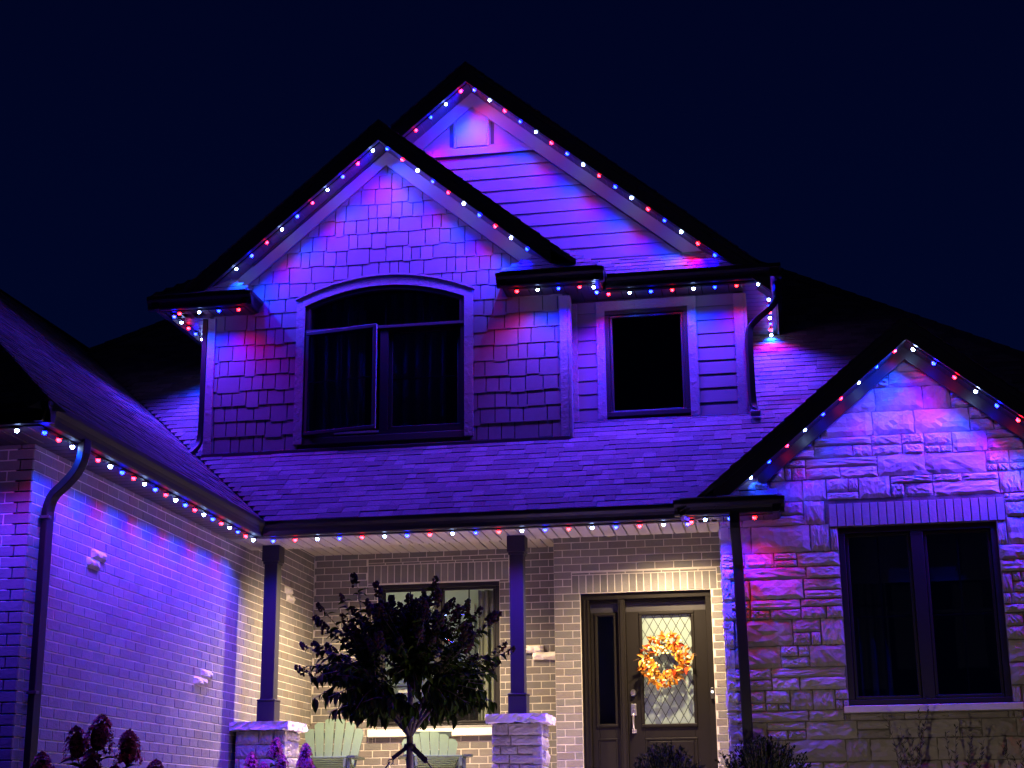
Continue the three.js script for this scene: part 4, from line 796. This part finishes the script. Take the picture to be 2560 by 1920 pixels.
// ================================================================ WREATH
function leafGeo(L, Wd, droop, fold, col, r, seg = 5) { // pointed leaf along +y, folded on the midrib
  const P = [], f = []; for (let i = 0; i <= seg; i++) { const t = i / seg, w = Wd / 2 * Math.sin(Math.PI * Math.pow(t, .8)) * (1 - .15 * t), y = L * t * (1 - droop * t * .25), z = -droop * L * t * t * .6; P.push([-w, y, z + w * fold], [0, y, z], [w, y, z + w * fold]); }
  for (let i = 0; i < seg; i++) { const a = i * 3; f.push([a, a + 1, a + 4, a + 3], [a + 1, a + 2, a + 5, a + 4]); }
  const g = tris(P, f); return paint(g, ...col);
}
{
  const t = thing('wreath', 'autumn wreath of orange, yellow and red leaves hanging on the front door', 'wreath', null, V(-1.42, 3.372, ZD - .05));
  const r = rng(612), R = .178, col = [[.86, .56, .10], [.80, .36, .05], [.62, .19, .035], [.80, .62, .22], [.42, .06, .03], [.74, .10, .06], [.85, .70, .32], [.20, .06, .02]];
  const vars = col.map(c => leafGeo(.09, .042, .5, .5, c.map((v, j) => v * [.36, .24, .14][j]), r)), twig = [];
  for (let k = 0; k < 5; k++) { const pts = run(25, i => { const a = i / 24 * 6.283 + k, q = R + Math.sin(i * 1.3 + k) * .02; return V(Math.cos(a) * q, Math.sin(a) * q, Math.cos(i * 1.1 + k * 2) * .02); }); twig.push(prep(tube(pts, .006, .006, 40, 5))); }
  for (let k = 0; k < 26; k++) { const a = r() * 6.283, q = R * (1 + (r() - .5) * .3), d = a + (r() - .2) * 1.1, l = .09 + r() * .12; twig.push(prep(tube([V(Math.cos(a) * q, Math.sin(a) * q, .02), V(Math.cos(a) * q + Math.cos(d) * l * .5, Math.sin(a) * q + Math.sin(d) * l * .5, .045), V(Math.cos(a) * q + Math.cos(d) * l, Math.sin(a) * q + Math.sin(d) * l, .05 + r() * .04)], .003, .0015, 5, 5))); }
  mesh('twig', twig, S([.12, .06, .03], .9), t);
  for (let i = 0; i < 250; i++) {
    const a = r() * 6.283, q = R + (r() - .40) * .18, sw = a + .9 + (r() - .5) * 2.2 - (r() < .4 ? 1.2 : 0);
    const side = a > 3.6 && a < 4.9, pick = r();
    const k = side ? (pick < .5 ? 0 : pick < .7 ? 6 : pick < .85 ? 1 : 5) : pick < .2 ? 0 : pick < .42 ? 1 : pick < .58 ? 3 : pick < .70 ? 2 : pick < .78 ? 4 : pick < .84 ? 5 : pick < .94 ? 6 : 7;
    const m = new THREE.Mesh(vars[k], M.leaf); m.name = i ? 'leaf_' + String(i).padStart(3, '0') : 'leaf'; m.position.set(Math.cos(a) * q, Math.sin(a) * q, .015 + r() * .075);
    m.rotation.set((r() - .3) * 1.1, (r() - .5) * 1.2, sw - Math.PI / 2, 'ZXY'); const s = .5 + r() * .65; m.scale.set(s * .9, s * 1.08, s); m.castShadow = m.receiveShadow = true; t.add(m);
  }
  const berries = []; for (let i = 0; i < 46; i++) { const a = r() * 6.283, q = R + (r() - .5) * .2; berries.push(paint(new THREE.IcosahedronGeometry(.009 + r() * .005, 1).translate(Math.cos(a) * q, Math.sin(a) * q, .05 + r() * .05), .85, .6 + r() * .15, .25)); }
  mesh('berry', berries, M.leaf, t);
}

// ================================================================ CHAIRS
function chair(name, label, x, z, turn, backH, splay) {
  const t = thing(name, label, 'chair', 'green slat-back porch chairs', V(x, FLOOR, z)); t.rotation.y = turn;
  const n = 6; for (let i = 0; i < n; i++) { // fan-shaped back
    const a = (i - (n - 1) / 2) / n, h = backH * (1 - 1.15 * a * a), w0 = .079, w1 = .107;
    const g = polyExtrude([[-w0 / 2, 0], [w0 / 2, 0], [w1 / 2, h - .045 * Math.max(0, a * 2)], [w1 / 2 * .4, h + .006], [-w1 / 2 * .4, h + .006], [-w1 / 2, h + .045 * Math.min(0, a * 2)]], -.01, .01);
    const m = mesh('back_slat', g, M.chair, t); m.position.set(a * .53, .26, -.17); m.rotation.set(-.30, 0, -a * splay);
  }
  mesh('back_rail', [rbox(-.27, .27, .40, .47, -.26, -.235, .004), rbox(-.26, .26, .62, .68, -.325, -.30, .004)], M.chairDark, t);
  for (let i = 0; i < 6; i++) { const m = mesh('seat_slat', rbox(-.27, .27, -.009, .009, -.036, .036, .004), M.chair, t); m.position.set(0, .28 + i * .02, -.13 + i * .082); m.rotation.x = -.2; }
  for (const s of [-1, 1]) {
    const a = mesh('arm', polyExtrude([[s * .26, -.36], [s * .345, -.36], [s * .385, .36], [s * .36, .40], [s * .27, .40], [s * .265, .1]].map(p => s > 0 ? p : p), -.012, .012).rotateX(Math.PI / 2), M.chairDark, t); a.position.y = .385;
    const l = mesh('front_leg', rbox(s * .285 - .02, s * .285 + .02, 0, .372, .27, .37, .005), M.chairDark, t);
    const b = mesh('rear_leg', rbox(-.016, .016, -.05, .05, -.45, .45, .004), M.chairDark, t); b.position.set(s * .245, .2, -.05); b.rotation.x = -.28;
  }
  return t;
}
chair('adirondack_chair', 'pale green slat-back chair beside the left stone pier, fully visible back', -5.17, -17.35, .1, .60, .36);
chair('adirondack_chair', 'pale green slat-back chair half hidden behind the small tree trunk', -4.0, -17.45, .38, .43, .36);

// ================================================================ PLANTS
const leafRand = rng(1801), GREEN = [[.022, .046, .005], [.030, .060, .007], [.016, .034, .005], [.044, .074, .010], [.028, .044, .008]];
const hydLeaf = GREEN.map(c => leafGeo(.125, .058, .55, .35, c, leafRand)), hydLeaf2 = GREEN.map(c => leafGeo(.105, .044, .9, .5, c, leafRand));
function scatterLeaves(t, name, list, limit) { // list {g,pos,quat,s}
  list.sort((a, b) => b.pos.z - a.pos.z);
  list.forEach((l, i) => { if (i < limit) { const m = new THREE.Mesh(l.g, M.leaf); m.name = i ? name + '_' + String(i).padStart(3, '0') : name; m.position.copy(l.pos); m.quaternion.copy(l.quat); m.scale.setScalar(l.s); m.castShadow = m.receiveShadow = true; t.add(m); } });
  const rest = list.slice(limit).map(l => l.g.clone().applyMatrix4(new THREE.Matrix4().compose(l.pos, l.quat, V(l.s, l.s, l.s))));
  if (rest.length) { const m = new THREE.Mesh(mergeGeometries(rest), M.leaf); m.name = 'foliage'; m.userData.kind = 'stuff'; m.castShadow = m.receiveShadow = true; t.add(m); }
}
function aimQuat(dir, roll) { const y = dir.clone().normalize(), up = Math.abs(y.y) > .95 ? V(1, 0, 0) : V(0, 1, 0), x = y.clone().cross(up).normalize(), z = x.clone().cross(y); return new THREE.Quaternion().setFromRotationMatrix(new THREE.Matrix4().makeBasis(x, y, z)).multiply(new THREE.Quaternion().setFromAxisAngle(V(0, 1, 0), roll)); }
function seedHead(r, h, w, col, n) { // panicle of small florets, tip up
  const out = []; for (let i = 0; i < n; i++) { const t = Math.pow(r(), .8), a = r() * 6.283, rad = w / 2 * Math.sqrt(1 - t * .85) * (.6 + .4 * r()), c = col.map(v => v * (.6 + r() * .8)); out.push(paint(new THREE.IcosahedronGeometry(.011 + r() * .007, 0).scale(1, .8, 1).rotateX(r() * 3).translate(Math.cos(a) * rad, t * h, Math.sin(a) * rad), ...c)); }
  return mergeGeometries(out.map(prep));
}
{ // hydrangea grown as a small tree
  const TK = .89, C = V(-3.62 * TK, 1.6 + 1.52 * TK, -14.6 * TK), base = V(-3.575 * TK, 1.45, -14.6 * TK), t = thing('hydrangea_tree', 'small dark hydrangea tree with a round crown in front of the porch window', 'tree', null, base.clone());
  const r = rng(2024), loc = p => p.clone().sub(base), top = V(-3.57 * TK, 1.6 + .80 * TK, -14.6 * TK);
  mesh('trunk', tube([V(0, -.1, 0), V(.005, .4, .01), loc(top)], .034, .027, 8, 9), M.bark, t);
  const tips = [], br = [];
  for (let k = 0; k < 215; k++) {
    const a = r() * 6.283, el = -1.15 + 2.6 * Math.pow(r(), .75), rr = .55 + r() * .45;
    tips.push({ p: V(C.x + Math.cos(a) * Math.cos(el) * .84 * rr, C.y + Math.sin(el) * (el < 0 ? .58 : .52) * rr, C.z + Math.sin(a) * Math.cos(el) * .70 * rr), el });
  }
  for (const [x, y] of [[-4.57, 3.02], [-4.6, 3.26], [-4.07, 3.83], [-3.95, 3.79], [-4.22, 3.7], [-3.34, 3.79], [-3.1, 3.60], [-2.9, 3.5], [-2.66, 3.18], [-2.76, 3.42], [-4.4, 3.6], [-3.6, 3.62], [-2.78, 2.95], [-4.45, 2.85], [-2.95, 2.8], [-4.3, 2.72], [-3.0, 2.68], [-2.8, 2.85], [-4.5, 2.95], [-3.95, 2.6], [-3.25, 2.58], [-3.1, 2.72], [-4.1, 2.66], [-2.85, 3.05], [-3.05, 3.1]]) tips.push({ p: V(x * TK, 1.6 + (y - 1.6) * TK, C.z + (r() - .5) * .4), el: 1, key: 1 });
  for (let k = 0; k < 74; k++) { const a = r() * 6.283, q = .18 + .6 * r(); tips.push({ p: V(C.x + Math.cos(a) * q, C.y - .30 - .26 * r() * (1.2 - q), C.z + Math.sin(a) * q * .9), el: -1 }); }
  const mains = run(11, i => { const a = i / 11 * 6.283; return V(C.x + Math.cos(a) * .30, C.y - .36 + (i % 3) * .12, C.z + Math.sin(a) * .28); });
  const limbs = mains.map(m => prep(tube([loc(top), loc(top.clone().lerp(m, .5).add(V(0, .03, 0))), loc(m)], .017, .010, 6, 6)));
  mesh('limb', limbs, M.bark, t);
  const leaves = [], heads = [];
  for (const tip of tips) {
    let m = mains[0]; for (const q of mains) if (q.distanceTo(tip.p) < m.distanceTo(tip.p)) m = q;
    const mid = m.clone().lerp(tip.p, .5).add(V(0, .03, 0)); br.push(prep(tube([loc(m), loc(mid), loc(tip.p)], .007, .003, 6, 5)));
    const dir = tip.p.clone().sub(mid).normalize(), n = 15 + Math.floor(r() * 5);
    for (let i = 0; i < n; i++) {
      const f = r() * .97, at = i < 9 ? mid.clone().lerp(tip.p, f) : m.clone().lerp(mid, r()), a = r() * 6.283, d = V(Math.cos(a), -.15 - r() * .5 + .4 * dir.y, Math.sin(a)).addScaledVector(dir, .45);
      if (at.y < C.y - .22) d.y -= 1.0;
      leaves.push({ g: (r() < .5 ? hydLeaf : hydLeaf2)[Math.floor(r() * 5)], pos: loc(at), quat: aimQuat(d, (r() - .5) * 1.2), s: .6 + r() * .6 });
    }
    if (tip.el > .1 && tip.p.y > C.y - .1 || tip.key && tip.p.y > C.y - .12) heads.push(tip.p);
  }
  mesh('branch', br, M.bark, t);
  scatterLeaves(t, 'leaf', leaves, 300);
  const hv = run(5, i => seedHead(r, .13, .085, [[.035, .022, .016], [.05, .03, .02], [.03, .022, .016], [.06, .04, .028], [.028, .02, .014]][i], 34));
  heads.forEach((p, i) => { const m = new THREE.Mesh(hv[i % 5], M.leaf); m.name = i ? 'flower_head_' + String(i).padStart(3, '0') : 'flower_head'; m.position.copy(loc(p)).add(V(0, -.02, 0)); const d = p.clone().sub(C).normalize().add(V(0, .8, 0)); m.quaternion.copy(aimQuat(d, r() * 6)); m.scale.setScalar(.6 + r() * .45); m.castShadow = true; t.add(m); });
  // staking strap
  const st = thing('tree_strap', 'dark staking strap tied round the small tree trunk', 'strap', null, top.clone().add(V(0, .0, .03)));
  mesh('webbing', [prep(new THREE.TorusGeometry(.04, .012, 6, 18).rotateX(Math.PI / 2).scale(1, 2.4, 1).translate(0, -.08, -.03)), boxUV(new THREE.BoxGeometry(.19, .045, .006).rotateZ(-.75).translate(.075, -.13, 0)), boxUV(new THREE.BoxGeometry(.15, .034, .006).rotateZ(.62).translate(-.08, -.13, 0))], M.darkSoft, st);
  mesh('buckle', [prep(new THREE.TorusGeometry(.022, .005, 6, 16).translate(-.155, -.20, 0)), rbox(.125, .16, -.215, -.175, -.012, .012, .006)], M.came, st);
  mesh('guy_cord', [prep(tube([V(.15, -.2, 0), V(.42, -.55, .05), V(.62, -.88, .1)], .006, .006, 6, 6)), prep(tube([V(-.16, -.2, 0), V(-.4, -.55, .1), V(-.6, -.88, .15)], .006, .006, 6, 6))], M.darkSoft, st);
}
function floretHead(r, h, w, n, col) { // dense panicle of four-petalled florets
  const out = [], pet = (c) => { const P = [[0, 0, 0]]; for (let k = 0; k < 8; k++) { const a = k / 8 * 6.283, q = k % 2 ? .007 : .019; P.push([Math.cos(a) * q, Math.sin(a) * q, k % 2 ? .001 : .005]); } const f = []; for (let k = 0; k < 8; k++) f.push([0, 1 + k, 1 + (k + 1) % 8]); return paint(tris(P, f), ...c); };
  for (let i = 0; i < n; i++) { const t = 1 - Math.pow(1 - r(), 1.25), a = r() * 6.283, rad = w / 2 * Math.pow(Math.max(0, 1 - Math.pow(t, 1.7)), .5) * (.80 + .34 * r()), nrm = V(Math.cos(a), .25 + t * .9, Math.sin(a)), k = .4 + r() * 1.2; out.push(pet(col.map((v, j) => v * k)).applyQuaternion(new THREE.Quaternion().setFromUnitVectors(V(0, 0, 1), nrm.clone().add(V((r() - .5) * .8, (r() - .5) * .8, (r() - .5) * .8)).normalize())).translate(Math.cos(a) * rad, t * h, Math.sin(a) * rad)); }
  out.push(paint(new THREE.SphereGeometry(1, 10, 8).scale(w * .30, h * .40, w * .30).translate(0, h * .42, 0), col[0] * .25, col[1] * .25, col[2] * .25));
  return mergeGeometries(out.map(prep));
}
function hydrangeaBush(label, base, heads, hh, hw, col, seed) {
  const t = thing('hydrangea_bush', label, 'shrub', 'pink hydrangea bushes', base), r = rng(seed), hv = run(3, i => floretHead(r, hh, hw, 210, col.map(v => v * (.85 + .15 * i)))), leaves = [], stems = [];
  heads.forEach(([x, y, z, s = 1], i) => {
    const p = V(x, y, z).sub(base), m = new THREE.Mesh(hv[i % 3], M.leaf); m.name = i ? 'flower_head_' + String(i).padStart(3, '0') : 'flower_head'; m.position.copy(p).add(V(0, -hh * s * .5, 0)); m.rotation.set((r() - .5) * .4, r() * 6, (r() - .5) * .4); m.scale.setScalar(s); m.castShadow = m.receiveShadow = true; t.add(m);
    const b = V((r() - .5) * .2, 0, (r() - .5) * .2), c = p.clone().add(V(0, -hh * s * .4, 0)); stems.push(prep(tube([b, b.clone().lerp(c, .5).add(V(0, .05, 0)), c], .007, .004, 6, 6)));
    for (let k = 0; k < 13; k++) { const f = k < 5 ? .86 + r() * .1 : .3 + r() * .6, at = b.clone().lerp(c, f), a = r() * 6.283; leaves.push({ g: hydLeaf[Math.floor(r() * 5)], pos: at, quat: aimQuat(V(Math.cos(a), .1 + r() * .5, Math.sin(a)), (r() - .5)), s: .8 + r() * .5 }); }
  });
  mesh('stem', stems, M.bark, t); scatterLeaves(t, 'leaf', leaves, 300);
}
hydrangeaBush('dark red hydrangea bush with large flower heads before the left brick wall', V(-4.4, 1.5, -9.5), [[-4.47, 2.12, -9.5, 1], [-4.335, 2.175, -9.48, 1.12], [-4.13, 2.085, -9.5, 1.05], [-4.70, 1.97, -9.5, .95], [-4.33, 1.965, -9.4, 1], [-3.95, 1.92, -9.5, .9], [-4.15, 1.88, -9.3, .9], [-4.55, 1.88, -9.3, .9]], .20, .165, [.42, .085, .11], 51);
hydrangeaBush('pink hydrangea bush with small flower heads below the left stone pier', V(-4.85, 1.52, -14.75), [[-4.95, 2.33, -14.8, 1], [-4.64, 2.275, -14.8, .95], [-5.16, 2.20, -14.75, .95], [-4.85, 2.165, -14.7, 1], [-4.58, 2.13, -14.7, 1], [-5.0, 2.12, -14.65, .8], [-4.72, 2.2, -14.9, .6]], .19, .145, [.24, .045, .10], 52);
function roundShrub(label, base, w, h, seed) { // small-leaved clipped evergreen
  const t = thing('evergreen_shrub', label, 'shrub', 'small evergreen shrubs', base), r = rng(seed), lv = run(4, i => leafGeo(.032, .014, .3, .3, [[.008, .011, .008], [.011, .014, .011], [.006, .009, .007], [.015, .018, .014]][i], r, 2)), list = [], stems = [];
  for (let k = 0; k < 330; k++) {
    const a = r() * 6.283, el = Math.pow(r(), .7) * 1.5, q = .78 + r() * .3, p = V(Math.cos(a) * Math.cos(el) * w / 2 * q, h * .35 + Math.sin(el) * h * .65 * q, Math.sin(a) * Math.cos(el) * w / 2 * q), root = p.clone().multiplyScalar(.4);
    stems.push(prep(tube([root, p.clone().lerp(root, .4), p], .003, .0015, 3, 4)));
    for (let i = 0; i < 24; i++) { const b = r() * 6.283, d = p.clone().sub(root).normalize().multiplyScalar(.9).add(V(Math.cos(b), .25, Math.sin(b)).multiplyScalar(.8)); list.push({ g: lv[i % 4], pos: root.clone().lerp(p, .45 + r() * .57), quat: aimQuat(d, r() * 3), s: .8 + r() * .6 }); }
  }
  mesh('stem', [...stems, prep(tube([V(0, -.05, 0), V(0, h * .2, 0), V(.01, h * .4, 0)], .02, .012, 3, 6))], M.bark, t); scatterLeaves(t, 'leaf', list, 0);
}
roundShrub('dark clipped evergreen shrub in front of the door', V(-1.16, 1.5, -14.4), .84, .75, 61);
roundShrub('dark clipped evergreen shrub at the foot of the right downspout', V(-.31, 1.5, -14.4), 1.0, .79, 62);
function spikyPlant(label, base, tops, seed, s = 1) { // upright stems with small leaves up their length
  const t = thing('spiky_perennial', label, 'plant', 'tall thin stemmed plants before the stone wall', base), r = rng(seed), lv = run(3, i => leafGeo(.06, .013, .4, .3, [[.03, .036, .018], [.022, .028, .014], [.04, .044, .024]][i], r, 3)), list = [], stems = [];
  for (const [x, y, z] of tops) {
    const p = V(x, y, z).sub(base), b = V((r() - .5) * .12, 0, (r() - .5) * .1), m = b.clone().lerp(p, .5).add(V((r() - .5) * .05, 0, 0)); stems.push(prep(tube([b, m, p], .0045, .002, 6, 5)));
    const c = new THREE.CatmullRomCurve3([b, m, p]); for (let i = 0; i < 40; i++) { const a = r() * 6.283, q = c.getPoint(.35 + .65 * r()); list.push({ g: lv[i % 3], pos: q, quat: aimQuat(V(Math.cos(a) * .7, .75, Math.sin(a) * .7), r() * 3), s: .5 + r() * .6 * s }); }
  }
  mesh('stem', stems, M.bark, t); scatterLeaves(t, 'leaf', list, 0);
}
spikyPlant('tallest thin stemmed plant under the wing window', V(1.0, 1.5, -14.95), [[.80, 2.50, -14.9], [1.09, 2.565, -14.9], [1.17, 2.585, -14.9], [.92, 2.44, -15], [1.0, 2.36, -14.85], [.86, 2.3, -15], [1.13, 2.42, -15], [.98, 2.2, -14.8]], 71);
spikyPlant('thin stemmed plant at the right below the wing window sill', V(1.42, 1.5, -14.85), [[1.30, 2.36, -14.8], [1.40, 2.42, -14.9], [1.52, 2.33, -14.85], [1.62, 2.28, -14.8], [1.36, 2.2, -14.75], [1.5, 2.16, -14.8]], 72);
spikyPlant('low thin stemmed plant at the right end of the bed', V(1.9, 1.5, -14.8), [[1.78, 2.22, -14.8], [1.92, 2.28, -14.8], [2.05, 2.2, -14.85], [1.86, 2.12, -14.7], [2.0, 2.1, -14.7]], 73);

renderer.render(scene, camera);
